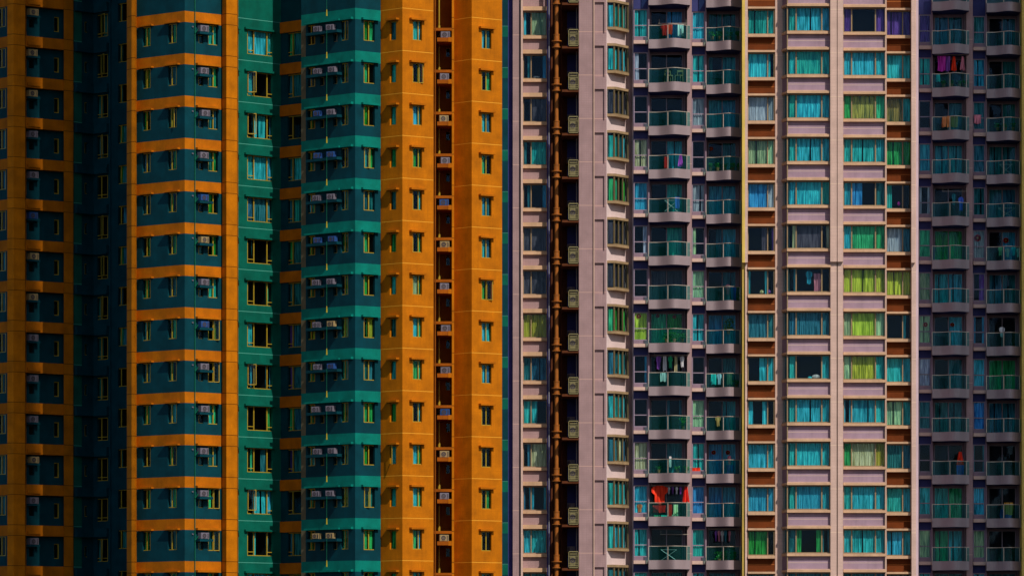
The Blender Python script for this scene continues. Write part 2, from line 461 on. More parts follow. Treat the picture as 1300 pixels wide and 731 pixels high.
# loggia wall, half a metre back, with orange bands in front
opsB = []
for k in ks:
    opsB.append((fB.u(68.7,-.5), fB.u(75.3,-.5), wl(40.13+CZ,k), wl(41.17+CZ,k)))
    opsB.append((fB.u(37,-.5), fB.u(43.5,-.5), wl(40.25+CZ,k), wl(40.85+CZ,k)))
wall(fB, LT, blue, opsB, (), off=-.5, u0=-.5, u1=fB.L+.4)
def f_(mb,k):
    fB.box(mb, 0, fB.L, wl(BB,k), wl(BT,k), -.48, 0, orange_s)
    fB.box(mb, fB.u(34.5), fB.u(51), wl(BB+.12,k), wl(BB+.34,k), -.02, .1, orange_s)
each('storey_band', LT, ks, f_)
for k in ks:
    window('single_window', fB, LT, None,None, wl(40.13+CZ,k), wl(41.17+CZ,k), uu=(fB.u(68.7,-.5), fB.u(75.3,-.5)), codes='k', g=glG, inset=.58, fw=.06, row=k)
    l = MB(); fB.box(l, fB.u(34.5,-.2), fB.u(50,-.2), wl(40.93+CZ,k), wl(41.05+CZ,k), -.5, -.06, blue); part('air_conditioner_ledge', l, LT)
    vis = [q for q in ks if -2 < HOR-(wl(41.3,q))*F/347 < 731]
    if k in vis:
        kd = random.choice('wwwby'); cn = {'w':'white','b':'blue','y':'beige'}[kd]
        ac_unit(fB.P(fB.u(41.5+random.uniform(-1,1),-.3), wl(41.06+CZ,k), -.14), fB.rz, kd, f'{cn} air conditioner in the shaded far left recesses, {ORD[vis.index(k)]}', 'air conditioners in the far left recesses')
# recess wall between wing and main block
fC1 = Face(92.9,349.4,118,350.9); fC2 = Face(118,350.9,141,349.5); fC3 = Face(141,349.5,166,347.9)
wall(fC1, LT, blue, [(fC1.u(107.5),fC1.u(111.6),wl(40.3+CZ,k),wl(41.06+CZ,k)) for k in ks], ())
mb = MB(); fC1.box(mb,0,fC1.u(103),0,TOP,-.1,.06,teal); part('pilaster', mb, LT)
each('storey_band', LT, ks, lambda mb,k: fC1.box(mb,0,fC1.L,wl(BB,k),wl(BT-.1,k),-.05,.35,blue))
each('storey_band', LT, ks, lambda mb,k: fC2.box(mb,.05,fC2.L*.9,wl(BB,k)+.004,wl(BT-.1,k)-.004,-.05,.25,blue))
wall(fC2, LT, blue, [(fC2.u(122.7),fC2.u(137),wl(39.97+CZ,k),wl(41.55+CZ,k)) for k in ks], ())
wall(fC3, LT, blue, [(fC3.u(149.5),fC3.u(162.5),wl(40.82+CZ,k),wl(42.1+CZ,k)) for k in ks], ())
mb = MB(); p = fC3.P(0,0,.08); mb.tube((p.x,p.y,0),(p.x,p.y,TOP),.05,blue); part('drainpipe', mb, LT)
for k in ks:
    window('vent_window', fC1, LT, 107.5,111.6, wl(40.3+CZ,k), wl(41.06+CZ,k), codes='k', g=glG, fw=.04, row=k)
    window('recess_window', fC2, LT, 122.7,137, wl(39.97+CZ,k), wl(41.55+CZ,k), muls=(129,), trans=.22, codes=random.choice(['Vk','kk','kV']), g=glG, row=k, open_leaf=1 if random.random()<.35 else None)
    window('shaded_window', fC3, LT, 149.5,162.5, wl(40.82+CZ,k), wl(42.1+CZ,k), muls=(154,), codes=random.choice(['Vk','kk','kV','GV']), g=glG, row=k)
# ---- main block
fD = Face(172.9,337.1,234.5,334.0); fE = Face(234.5,334.0,282.2,335.95)
pil([(161,337.2),(167,336.45),(171,336.4),(173,336.75)],338.2,orange_p)
pil([(282.2,335.75),(287.4,335.3),(300.9,335.9)],338.2,orange_p)
ks = R(BT,335)
wall(fD, LT, blue, [q for k in ks for q in ((fD.u(180.8),fD.u(191.2),wl(WZ0,k),wl(WZ1,k)),(fD.u(213),fD.u(224.3),wl(WZ0,k),wl(WZ1,k)))], [(BB,BT,orange_s)])
wall(fE, LT, blue, [q for k in ks for q in ((fE.u(264),fE.u(276.8),wl(WZ0-.03,k),wl(WZ1,k)),(fE.u(252),fE.u(258.3),wl(WZ0,k),wl(WZ0+.56,k)))], [(BB,BT,orange_s)])
each('window_canopy', LT, ks, lambda mb,k: canopy(mb,fD,176,193.5,wl(BB+.003,k),wl(BB+.1,k),.22,orange_s))
each('window_canopy', LT, ks, lambda mb,k: canopy(mb,fD,208.5,227,wl(BB+.003,k),wl(BB+.1,k),.22,orange_s))
each('window_canopy', LT, ks, lambda mb,k: canopy(mb,fE,249.5,279,wl(BB+.003,k),wl(BB+.14,k),.3,orange_s))
NC = ['GG','Gk','kG','TT','GV','VG','kk','Gk','gY','VV','gG','TG','YG','Gk']
for k in ks:
    window('casement_window', fD, LT, 180.8,191.2, wl(WZ0,k), wl(WZ1,k), muls=(186.6,), codes=random.choice(NC), g=glG, row=k)
    window('casement_window', fD, LT, 213,224.3, wl(WZ0,k), wl(WZ1,k), muls=(218.2,), codes=random.choice(NC), g=glG, row=k+1, open_leaf=1 if k==1 else None)
    window('side_hung_window', fE, LT, 264,276.8, wl(WZ0-.03,k), wl(WZ1,k), muls=(270.5,), codes=random.choice(NC), g=glG, row=k, open_leaf=1 if random.random()<.2 else None)
    window('vent_window', fE, LT, 252,258.3, wl(WZ0,k), wl(WZ0+.56,k), codes=random.choice('VkV'), g=glG, fw=.04, row=k)
    l = MB(); fE.box(l, fE.u(251,.25), fE.u(268,.25), wl(40.9+CZ,k), wl(41.06+CZ,k), 0, .5, blue); part('air_conditioner_ledge', l, LT)
mb = MB(); p = fE.P(fE.u(247.6,.08),0,.08); mb.tube((p.x,p.y,0),(p.x,p.y,TOP),.025,greenp)
part('drainpipe', mb, LT)
each('pipe_branch', LT, ks, lambda mb,k: mb.tube((p.x,p.y-.02,wl(40.95+CZ,k)),(p.x+.22,p.y-.05,wl(41.25+CZ,k)),.03,greenp,6))
def f_(mb,k):
    q = fE.P(fE.u(244),wl(41.38+CZ,k),0.0); mb.tube(q, q+fE.n*.09, .05, acw, 8)
each('vent_cap', LT, ks, f_)
vis = [k for k in ks if 0 < HOR-wl(41.3,k)*F/335 < 731]
kinds = 'wwwwbywbwwwww'
for i,k in enumerate(vis):
    kd = kinds[i%13]; cn = {'w':'white','b':'blue','y':'beige'}[kd]
    ac_unit(fE.P(fE.u(259.8+random.uniform(-1.2,1),.4), wl(41.065+CZ,k), .47), fE.rz+random.uniform(-.05,.05), kd, f'{cn} air conditioner right of the thin green pipe, {ORD[min(i,13)]}', 'air conditioners on the banded corner block', w=.66, h=.42)

# ---- teal bay F, return G
fF = Face(300.9,337.3,356.6,340.0); fG = Face(356.6,340.0,396,337.9)
ks = R(BT,339)
Fz0, Fz1 = 40.05+CZ, 41.68+CZ
wall(fF, LT, teal, [(fF.u(313.9),fF.u(346.4),wl(Fz0,k),wl(Fz1,k)) for k in ks])
wall(fG, LT, blue, [(fG.u(365),fG.u(390),wl(Fz0+.02,k),wl(Fz1-.05,k)) for k in ks], [(BB,BT,orange_s)])
each('window_hood', LT, ks, lambda mb,k: canopy(mb,fF,311,349.5,wl(Fz1+.004,k),wl(Fz1+.13,k),.2,teal))
each('corner_hood', LT, ks, lambda mb,k: canopy(mb,fF,301,304.5,wl(Fz1-.12,k),wl(Fz1-.02,k),.3,teal))
each('storey_band', LT, ks, lambda mb,k: fG.box(mb, .02, fG.L, wl(BB,k), wl(BT,k), -.1, .12, orange_s))
FC = ["TVT","TTT","Tkk","vTv","TTT","VVV","vkk","vkg","Tkk","tkt","vkG","gvk","kCT","vtv","TTT"]
for k in ks:
    c = FC[(k+2)%15]
    window('triple_window', fF, LT, 313.9,346.4, wl(Fz0,k), wl(Fz1,k), muls=(322.3,339), trans=.24, tr_part=(0,2), codes=c, g=gl, row=k, open_leaf=0 if k in (0,1,7,10) else None)
    window('picture_window', fG, LT, 365,390, wl(Fz0+.02,k), wl(Fz1-.05,k), muls=(371.8,), trans=.24, tr_part=(0,), codes=random.choice(['GV','kk','VT','PV','kk','VV']), g=glG, row=k)
# ---- teal banded corner H / I
fH = Face(382.4,336.2,450.9,332.55); fI = Face(450.9,332.55,483.3,333.9)
fHs = Face(382.6,340.5,382.4,336.2)
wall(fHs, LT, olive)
ks = R(BT,334)
hops = []
for k in ks:
    hops += [(fH.u(390.2),fH.u(400),wl(WZ0,k),wl(WZ1,k)),(fH.u(406),fH.u(411.4),wl(WZ0,k),wl(WZ0+.55,k)),(fH.u(422.8),fH.u(428),wl(WZ0,k),wl(WZ0+.55,k)),(fH.u(432.8),fH.u(442),wl(WZ0,k),wl(WZ1,k))]
wall(fH, LT, blue, hops, [(BB,BT,tealband)])
wall(fI, LT, blue, [(fI.u(461.8),fI.u(476),wl(WZ0-.04,k),wl(WZ1,k)) for k in ks], [(BB,BT,tealband)])
each('reflection_strip', LT, ks, lambda mb,k: fH.box(mb,0,fH.u(388.2),wl(BT,k)-FL+.002+2.8-2.8,wl(BB,k)-.002,-.05,.006,olive))  # olive colour painted where shade and bounced light fall on the corner
each('window_hood', LT, ks, lambda mb,k: canopy(mb,fH,388,432,wl(BB+.004,k),wl(BB+.12,k),.32,tealband))
each('window_hood', LT, ks, lambda mb,k: canopy(mb,fH,432.5,447,wl(BB+.004,k),wl(BB+.15,k),.22,tealband))
each('window_hood', LT, ks, lambda mb,k: canopy(mb,fI,459.8,481,wl(BB+.004,k),wl(BB+.13,k),.24,tealband))
for k in ks:
    window('side_hung_window', fH, LT, 390.2,400, wl(WZ0,k), wl(WZ1,k), muls=(395.2,), codes=random.choice(NC), g=glG, row=k)
    window('vent_window', fH, LT, 406,411.4, wl(WZ0,k), wl(WZ0+.55,k), codes='k', g=glG, fw=.035, row=k)
    window('vent_window', fH, LT, 422.8,428, wl(WZ0,k), wl(WZ0+.55,k), codes='k', g=glG, fw=.035, row=k)
    window('casement_window', fH, LT, 432.8,442, wl(WZ0,k), wl(WZ1,k), muls=(438.2,), codes=random.choice(NC), g=glG, row=k)
    window('casement_window', fI, LT, 461.8,476, wl(WZ0-.04,k), wl(WZ1,k), muls=(468,), codes=random.choice(NC), g=glG, row=k, open_leaf=0 if k in (2,10) else None)
    l = MB(); fH.box(l, fH.u(391.5,.25), fH.u(431,.25), wl(40.87+CZ,k), wl(41.05+CZ,k), 0, .5, tealband if 0 else blue); part('air_conditioner_ledge', l, LT)
p = fH.P(fH.u(414.8,.55),0,.55)
for k in ks:
    mb = MB()
    mb.tube((p.x,p.y,wl(42.0+CZ,k)),(p.x,p.y,wl(42.42+CZ,k)),.05,yellp,8,.03)
    mb.tube((p.x,p.y,wl(42.42+CZ,k)),(p.x,p.y,wl(42.0+CZ+FL-.9,k)),.012,greenp,6)
    part('condensate_pipe', mb, LT)
vis = [k for k in ks if 0 < HOR-wl(41.2,k)*F/334 < 731]
two = ['ww','ww','bw','bb','ww','bb','ww','wy','wb','ww','ww','ww','yy']
for i,k in enumerate(vis):
    for j,(px,side) in enumerate(((402,'left'),(420,'right'))):
        kd = two[i%13][j]; cn = {'w':'white','b':'blue','y':'beige'}[kd]
        ac_unit(fH.P(fH.u(px+random.uniform(-1.5,1.5),.4), wl(41.055+CZ,k), .46), fH.rz+random.uniform(-.08,.08)+.2, kd, f'{side} {cn} air conditioner on its ledge at the teal corner, {ORD[min(i,13)]}', 'paired air conditioners on the teal corner', w=.56, h=.38)

# ---- orange blocks J, slot, L
fJ1 = Face(483.3,334.05,510.9,332.6); fJ2 = Face(510.9,332.6,550.2,334.1)
ks = R(BT,333.5)
wall(fJ1, LT, orange, [(fJ1.u(494.8),fJ1.u(503),wl(WZ0,k),wl(WZ1-.05,k)) for k in ks])
wall(fJ2, LT, orange, [(fJ2.u(523.8),fJ2.u(535.8),wl(WZ0,k),wl(WZ1,k)) for k in ks])
fJr = Face(550.2,334.1,548.9,339.4)
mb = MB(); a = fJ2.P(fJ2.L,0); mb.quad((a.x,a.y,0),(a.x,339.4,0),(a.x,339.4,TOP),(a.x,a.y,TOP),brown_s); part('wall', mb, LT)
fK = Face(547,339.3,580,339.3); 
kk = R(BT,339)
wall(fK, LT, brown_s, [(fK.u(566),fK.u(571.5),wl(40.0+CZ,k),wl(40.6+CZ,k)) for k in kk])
fL1 = Face(576.3,338.5,598.9,337.2); fL2 = Face(598.9,337.2,637.3,338.6)
wall(fL1, LT, orange)
wall(fL2, LT, orange, [(fL2.u(611.3),fL2.u(623.9),wl(WZ0+.02,k),wl(WZ1+.02,k)) for k in kk])
mb = MB(); mb.box(X(573.7,337.4),X(576.4,337.4),337.4,339.4,0,TOP,orange_p); part('pilaster', mb, LT)
fS = Face(636.6,341.6,645,341.6)
wall(fS, LT, blue, (), [(BB,BT,teal)])  # darker teal on these bands stands in for shade in the gap
mb = MB(); a = fL2.P(fL2.L,0); mb.quad((a.x,a.y,0),(a.x,a.y+3,0),(a.x,a.y+3,TOP),(a.x,a.y,TOP),orange_s); part('wall', mb, LT)
each('window_canopy', LT, ks, lambda mb,k: canopy(mb,fJ1,490.3,504.8,wl(BB-.02,k),wl(BB+.1,k),.28,orange_s))
each('window_canopy', LT, ks, lambda mb,k: canopy(mb,fJ2,521,540,wl(BB-.0,k),wl(BB+.12,k),.28,orange_s))
each('window_canopy', LT, ks, lambda mb,k: canopy(mb,fL2,609,628,wl(BB+.03,k),wl(BB+.15,k),.28,orange_s))
for k in ks:
    window('single_window', fJ1, LT, 494.8,503, wl(WZ0,k), wl(WZ1-.05,k), codes=random.choice('TGTVT'), g=glG, fw=.045, row=k, open_leaf=0 if k==9 else None)
    window('casement_window', fJ2, LT, 523.8,535.8, wl(WZ0,k), wl(WZ1,k), muls=(531,), codes=random.choice(['TT','GG','kT','GT','TG','kG','MG']), g=gl, row=k, open_leaf=1 if k==0 else None)
for k in kk:
    window('casement_window', fL2, LT, 611.3,623.9, wl(WZ0+.02,k), wl(WZ1+.02,k), muls=(617,), codes=random.choice(['TT','Gk','kT','TV','kk','kG','Tk']), g=gl, row=k, open_leaf=1 if k==5 else None)
    window('vent_window', fK, LT, 566,571.5, wl(40.0+CZ,k), wl(40.6+CZ,k), codes='k', g=glG, fw=.03, row=k)
    l = MB()
    x0,x1 = X(555,336.8),X(573.5,336.8)
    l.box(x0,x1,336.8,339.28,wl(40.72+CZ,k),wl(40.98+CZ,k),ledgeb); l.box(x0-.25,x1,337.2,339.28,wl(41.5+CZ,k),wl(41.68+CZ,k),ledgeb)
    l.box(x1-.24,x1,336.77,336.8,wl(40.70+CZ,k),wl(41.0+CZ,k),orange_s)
    part('air_conditioner_ledge', l, LT)
mb = MB(); mb.tube((X(557.5,338.5),338.5,0),(X(557.5,338.5),338.5,TOP),.05,frameY)
part('drainpipe', mb, LT)
mb = MB(); mb.tube((X(552.5,336),336,0),(X(552.5,336),336,TOP),.045,brown_s); part('drainpipe', mb, LT)
each('pipe_joint', LT, kk, lambda mb,k: mb.tube((X(557.5,338.5),338.5,wl(41.7+CZ,k)),(X(557.5,338.5),338.5,wl(42.0+CZ,k)),.085,frameY))
vis = [k for k in kk if 0 < HOR-wl(41.2,k)*F/337 < 731]
kd_s = 'wwywbywwwbywy'
for i,k in enumerate(vis):
    kd = kd_s[i%13]; cn = {'w':'white','b':'blue','y':'beige'}[kd]
    ac_unit((X(565+random.uniform(-1.5,1),337.2), 337.1, wl(40.985+CZ,k)), random.uniform(-.1,.3), kd, f'{cn} air conditioner in the narrow orange slot, {ORD[min(i,13)]}', 'air conditioners in the orange slot', w=.62, h=.44)
# body behind the faces
mb = MB()
mb.box(X(-14,352),X(160,352),351.6,372,0,TOP,blue); mb.box(X(162,338),X(300,338),338.9,372,0,TOP,blue); mb.box(X(302,341),X(640,341),342.2,372,0,TOP,blue)
mb.box(X(162,338.5),X(173,338.5)+.3,337.9,351.4,0,TOP,blue)
part('rear_block', mb, LT)

# ================================================================== RIGHT TOWER
FL = 2.996     # taller storeys: tower's depths and heights scaled up about the camera, baked in
def rbox(mb, p0,p1,d0,d1,z0,z1,m, ref=None):
    r = ref or d0
    mb.box(X(p0,r),X(p1,r),d0,d1,z0,z1,m)
ALLK = range(-9,15)
# --- left edge fin, recess, column
mb = MB(); rbox(mb,641.2,643.3,349.89,358.45,0,TOP,lav_line); part('fin', mb, RT)
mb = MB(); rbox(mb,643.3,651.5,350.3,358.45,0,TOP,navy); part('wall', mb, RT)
mb = MB(); rbox(mb,651,661.3,349.84,358.45,0,TOP,mauve); rbox(mb,661.3,663.8,349.62,358.45,0,TOP,col_p); part('column', mb, RT)
fa = Face(663.8,350.48,694.6,350.48)
ks = R(44.405+CZ,350.43)
az0,az1 = 42.704+CZ, 44.362+CZ
wall(fa, RT, mauve, [(0.02,fa.L-.02,wl(az0,k),wl(az1,k)) for k in ks], rev=.12)
each('window_lintel', RT, ks, lambda mb,k: fa.box(mb,.0,fa.L-.02,wl(44.405+CZ,k),wl(44.683+CZ,k),0,.35,ledge_m))
each('window_sill', RT, ks, lambda mb,k: fa.box(mb,0,fa.L,wl(42.458+CZ,k),wl(42.672+CZ,k),0,.25,ledge_m))
CA = ["TT","tM","vb","dD","vC","vb","DD","DD","YY","VV","Tt","vS","bb","TT","VV"]
for k in ks:
    window('sliding_window', fa, RT, 664.1,694.3, wl(az0,k), wl(az1,k), muls=(674.3,), codes=CA[(k+2)%15], fm=frameR, g=gl, inset=.06, row=k)
# --- pipe shaft with condensers
mb = MB()
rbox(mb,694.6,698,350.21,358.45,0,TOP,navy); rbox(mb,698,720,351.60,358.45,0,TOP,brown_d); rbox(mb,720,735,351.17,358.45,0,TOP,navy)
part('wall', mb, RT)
mb = MB(); x=X(697,350.00)
mb.tube((x,350.10,0),(x,350.10,TOP),.03,steel,6); part('drainpipe', mb, RT)
mb = MB(); x=X(706.6,348.8)
mb.tube((x,348.8,0),(x,348.8,TOP),.135,rust,14)
for k in ALLK:
    for y,r,hh in ((102.5,.22,.07),(110.7,.36,.07),(118.4,.32,.07)):
        z = wl((HOR-y)*349.89/F+CZ+FL,k)
        mb.tube((x,348.8,z),(x,348.8,z+hh),r,rust,14)
    mb.tube((x,348.8,wl((HOR-118)*349.89/F+CZ+FL,k)),(x,348.8,wl((HOR-103)*349.89/F+CZ+FL,k)),.2,rust,14)
part('drainpipe', mb, RT, 'thick rust brown pipe with flanges')
mb = MB()
for xx in (700.2,713):
    x=X(xx,350.75); mb.tube((x,350.75,0),(x,350.75,TOP),.07,brown_d,8)
x=X(732,349.25); mb.tube((x,349.36,0),(x,349.36,TOP),.035,steel,6)
part('drainpipe', mb, RT)
ks = R(42.800+CZ,349.36)
vis = [k for k in ks if -5 < HOR-wl(42.265,k)*F/349.14 < 735]
for k in ks:
    l = MB(); zc = wl(41.623+CZ,k)
    rbox(l,713.5,734.8,347.75,351.50,zc-.16,zc,brown_d)
    for xx in (721.6,733.8): rbox(l,xx,xx+.8,347.68,347.74,zc,zc+1.16,acg)
    rbox(l,721.6,734.6,347.68,347.74,zc+1.1,zc+1.16,acg); rbox(l,721.6,734.6,347.68,347.74,zc,zc+.06,acg)
    for j in (1,2,5): rbox(l,721.9,734,347.70,347.73,zc+.16*j,zc+.16*j+.035,acg)
    part('condenser_cage', l, RT)
    if k in vis:
        i = vis.index(k)
        ac_unit((X(728,348.1),347.95,wl(41.644+CZ,k)),0,'g', f'tall caged air conditioner beside the rusty pipe, {ORD[min(i,13)]}', 'caged air conditioners beside the rusty pipe', w=.52, h=1.0, name='outdoor_condenser')
        ac_unit((X(722,350.10),350.10,wl(42.821+CZ,k)),-1.1,'w', f'small pale unit in the dark shaft behind the cages, {ORD[min(i,13)]}', 'pale units in the dark shaft', w=.5, h=.36)
        s = MB(); rbox(s,719,726,349.89,351.12,wl(42.736+CZ,k),wl(42.811+CZ,k),brown_d); part('unit_shelf', s, RT)
# --- mauve wall with inset panels
fb = Face(735,348.07,770,348.07)
inz0,inz1 = 42.522+CZ,44.694+CZ
wall(fb, RT, mauve, [(fb.u(755),fb.u(767.2),wl(inz0,k),wl(inz1,k)) for k in range(-3,15)], rev=.14, room=0, rmat=mauve)
mb = MB(); rbox(mb,753,770,348.22,348.82,0,TOP,mauve); rbox(mb,735,736,348.10,352.03,0,TOP,mauve,348.07)
part('inset_panel', mb, RT)
mb = MB(); rbox(mb,753.4,754.8,347.96,348.07,0,TOP,spanb); part('fin', mb, RT)
# --- angled pale wall with bay windows
fm_ = Face(770,348.07,803.2,351.07)
wall(fm_, RT, brightf)
ks = R(44.833+CZ,348.82)
b0,b1 = .12,2.5
CBY = ["VVV","TTT","CVC","DDD","TVT","GkG","DDD","DDD","GkG","VTV","TTT","VSV","TCT","TTT","VVV"]
bayg = {}
def bay_prism(mb,u0,u1,ch,z0,z1,out,m,e=0.0):
    P = [(u0-e,0),(u0+ch-e*.3,out+e),(u1-ch+e*.3,out+e),(u1+e,0)]
    n=len(P); i=len(mb.v)
    for z in (z0,z1):
        for (u,o) in P: mb.v.append(tuple(fm_.P(u,z,o)))
    k=mb.mi(m)
    for j in range(n-1):
        mb.f.append((i+j,i+j+1,i+n+j+1,i+n+j)); mb.m.append(k)
    mb.f.append(tuple(i+j for j in reversed(range(n)))); mb.m.append(k)
    mb.f.append(tuple(i+n+j for j in range(n))); mb.m.append(k)
for k in ks:
    z0,z1 = wl(43.003+CZ,k), wl(44.694+CZ,k); out=.42; ch=.28
    mb = MB()
    bay_prism(mb,b0,b1,ch,z1,z1+.17,out,bayl,.06); bay_prism(mb,b0,b1,ch,z0-.18,z0,out,bayl,.06)
    # posts
    pts = [(b0,0),(b0+ch,out),(b0+ch+.56,out),(b0+ch+1.12,out),(b1-ch,out),(b1,0)]
    for (u,o) in pts:
        fm_.box(mb,u-.045,u+.045,z0,z1,o-.09,o+.0,frameD)
    fm_.box(mb,b0+ch,b1-ch,z0,z0+.07,out-.07,out-.012,frameD); fm_.box(mb,b0+ch,b1-ch,z1-.07,z1,out-.07,out-.012,frameD)
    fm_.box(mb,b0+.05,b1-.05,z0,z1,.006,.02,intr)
    o = part('bay_window', mb, RT)
    g = MB(); 
    for (ua,oa),(ub,ob) in ((pts[0],pts[1]),(pts[1],pts[4]),(pts[4],pts[5])):
        g.quad(fm_.P(ua,z0,oa-.03),fm_.P(ub,z0,ob-.03),fm_.P(ub,z1,ob-.03),fm_.P(ua,z1,oa-.03),gl)
    link('pane', g.mesh('pane', RT.location), o)
    cs = CBY[(k+2)%15]
    for j in range(3):
        if cs[j] in 'kK': continue
        (ua,oa),(ub,ob) = pts[1+j],pts[2+j]
        pos = fm_.P(ua+.02,z0+.01,oa-.2)
        c = link('curtain', curtain_mesh(.54,1.5,cs[j],(k+j)%3), o, pos-RT.location, fm_.rz)
    if cs[0] not in 'kK':
        pa, pb = fm_.P(b0+.1,z0,.0), fm_.P(b0+ch,z0,out-.12)
        dv = pb-pa
        link('curtain', curtain_mesh(.36,1.5,cs[0],0), o, pa-RT.location, math.atan2(dv.y,dv.x))
mb = MB(); rbox(mb,802.4,804.2,350.10,358.45,0,TOP,brightf); part('fin', mb, RT)

# --- balcony units
def balcony_plan(p0,p1,df):
    """plan outline of the wavy balcony front, left to right: (x, y)"""
    x0, x1 = X(p0,df), X(p1,df); out = []
    N=26
    for i in range(N+1):
        s = i/N
        def ss(a,b_,v): v=min(1,max(0,(v-a)/(b_-a))); return v*v*(3-2*v)
        b = .02 + .1*s + .70*ss(.18,.62,s) - .78*ss(.60,1.02,s)
        out.append((x0+(x1-x0)*s, df-b))
    return out
BG = {}
def balcony(p0,p1,df,db,k,dim=False):
    """slab + fascia mesh > glass_panel, handrail"""
    pl = balcony_plan(p0,p1,df)
    z0, z1 = wl(41.559+CZ+FL,k)-0, wl(42.190+CZ+FL,k)
    zr = wl(43.175+CZ+FL,k)
    if (p0) not in BG:
        zz0, zz1, zzr = 0.0, .63, 1.615
        mb = MB(); kf = mb.mi(fascia); ks_ = mb.mi(soffit)
        i = len(mb.v); n=len(pl)
        for z in (zz0,zz1): mb.v += [(x,y,z) for x,y in pl]
        for z in (zz0,zz1): mb.v += [(x,y+.12,z) for x,y in pl]
        for j in range(n-1):
            mb.f.append((i+j,i+j+1,i+n+j+1,i+n+j)); mb.m.append(kf)
            mb.f.append((i+2*n+j+1,i+2*n+j,i+3*n+j,i+3*n+j+1)); mb.m.append(kf)
        for q in (0,): # rim on its own vertices so the front can be shaded smooth
            b = len(mb.v)
            mb.v += [(x,y,zz1) for x,y in pl] + [(x,y+.12,zz1) for x,y in pl]
            for j in range(n-1): mb.f.append((b+j,b+j+1,b+n+j+1,b+n+j)); mb.m.append(kf)
        # floor slab
        for z,flip in ((zz0+.0,0),(zz0+.3,1)):
            b = len(mb.v)
            mb.v += [(x,y+.02,z) for x,y in pl] + [(x,db,z) for x,y in pl]
            for j in range(n-1):
                q=(b+j,b+j+1,b+n+j+1,b+n+j); mb.f.append(q if flip else q[::-1]); mb.m.append(ks_)
        for xx,sg in ((pl[0][0],1),(pl[-1][0],-1)):
            y = pl[0][1] if sg==1 else pl[-1][1]
            mb.quad((xx,y,zz0),(xx,y,zz1),(xx,db,zz1),(xx,db,zz0),fascia)
        me = mb.mesh('balcony'); 
        g = MB(); kg = g.mi(glB); b=0
        for z in (zz1,zzr-.03): g.v += [(x,y+.06,z) for x,y in pl]
        for j in range(n-1): g.f.append((j,j+1,n+j+1,n+j)); g.m.append(kg)
        h = MB()
        for j in range(n-1):
            (xa,ya),(xb,yb) = pl[j],pl[j+1]
            h.hexa([(xa,ya+.03,zzr-.045),(xb,yb+.03,zzr-.045),(xb,yb+.1,zzr-.045),(xa,ya+.1,zzr-.045),(xa,ya+.03,zzr),(xb,yb+.03,zzr),(xb,yb+.1,zzr),(xa,ya+.1,zzr)],rail_m)
        for j in (0,n//2-1,n-3):
            x,y = pl[j]; h.box(x-.022,x+.022,y+.04,y+.085,zz1,zzr-.046,rail_m)
        gme = g.mesh('glass_panel'); hme = h.mesh('handrail')
        for m_ in (gme,me):
            for p in m_.polygons:
                p.use_smooth = abs(p.normal.z) < .1
        BG[p0] = (me,gme,hme)
    me,gme,hme = BG[p0]
    o = link('balcony', me, RT, Vector((0,0,z0))-Vector(RT.location))
    link('glass_panel', gme, o); link('handrail', hme, o)
    return o

def unit(pw0,pw1,pb0,pb1,pc1,df,CW,CD,colm):
    """transom window strip + wavy balcony + door wall + column on its right"""
    dw = df+.85
    fw_ = Face(pw0,dw,pw1,dw)
    ks = R(42.158+FL+CZ,df)
    # top of window 44.405, bottom 42.436 (rel.)
    ops = [(0.01,fw_.L-.01,wl(42.436+CZ,k),wl(44.405+CZ,k)) for k in ks]
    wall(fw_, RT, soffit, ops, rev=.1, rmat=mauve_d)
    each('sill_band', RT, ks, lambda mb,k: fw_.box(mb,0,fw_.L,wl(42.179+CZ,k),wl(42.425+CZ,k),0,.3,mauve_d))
    each('ledge_band', RT, ks, lambda mb,k: fw_.box(mb,-.0,fw_.L+.02,wl(41.944+CZ,k),wl(42.179+CZ,k),0,.5,col_p))
    for k in ks:
        window('transom_window', fw_, RT, pw0+.2,pw1-.2, wl(42.436+CZ,k), wl(44.405+CZ,k), trans=.80, codes=CW[(k+2)%15], fm=frameM, g=gl, inset=.05, fw=.07, row=k)
    dd = df+1.95
    fd = Face(pw1,dd,pc1,dd)
    u0 = fd.u(pb0+2.6); u1 = fd.u(pb0+(pb1-pb0)*.82)
    ksb = ks
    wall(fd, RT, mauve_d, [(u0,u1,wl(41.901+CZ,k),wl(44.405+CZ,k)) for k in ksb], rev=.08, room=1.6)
    mb = MB()   # door side post + side wall returning to the column
    rbox(mb,pw1,pw1+2.0,dw-.1,dd,0,TOP,mauve_d,dw); part('wall', mb, RT)
    mb = MB()
    rbox(mb,pb1-3.6,pc1,df+.75,dd+2,0,TOP,colm,df+.75); part('column', mb, RT)
    mb = MB(); rbox(mb,pb0+(pb1-pb0)*.86,pb0+(pb1-pb0)*.88,dd-.35,dd-.02,0,TOP,frameM,dd); part('fin', mb, RT)
    for k in ksb:
        window('balcony_door', fd, RT, None,None, wl(41.901+CZ,k), wl(44.405+CZ,k), muls=(.5,), codes=CD[(k+2)%15], fm=frameM, g=gl, inset=.05, fw=.05, uu=(u0,u1), row=k)
    kb = [k for k in range(-2,16) if -10 < HOR-wl(41.559+FL,k)*F/df < 731+60]
    for k in kb: balcony(pb0,pb1,df,dd-.01,k)

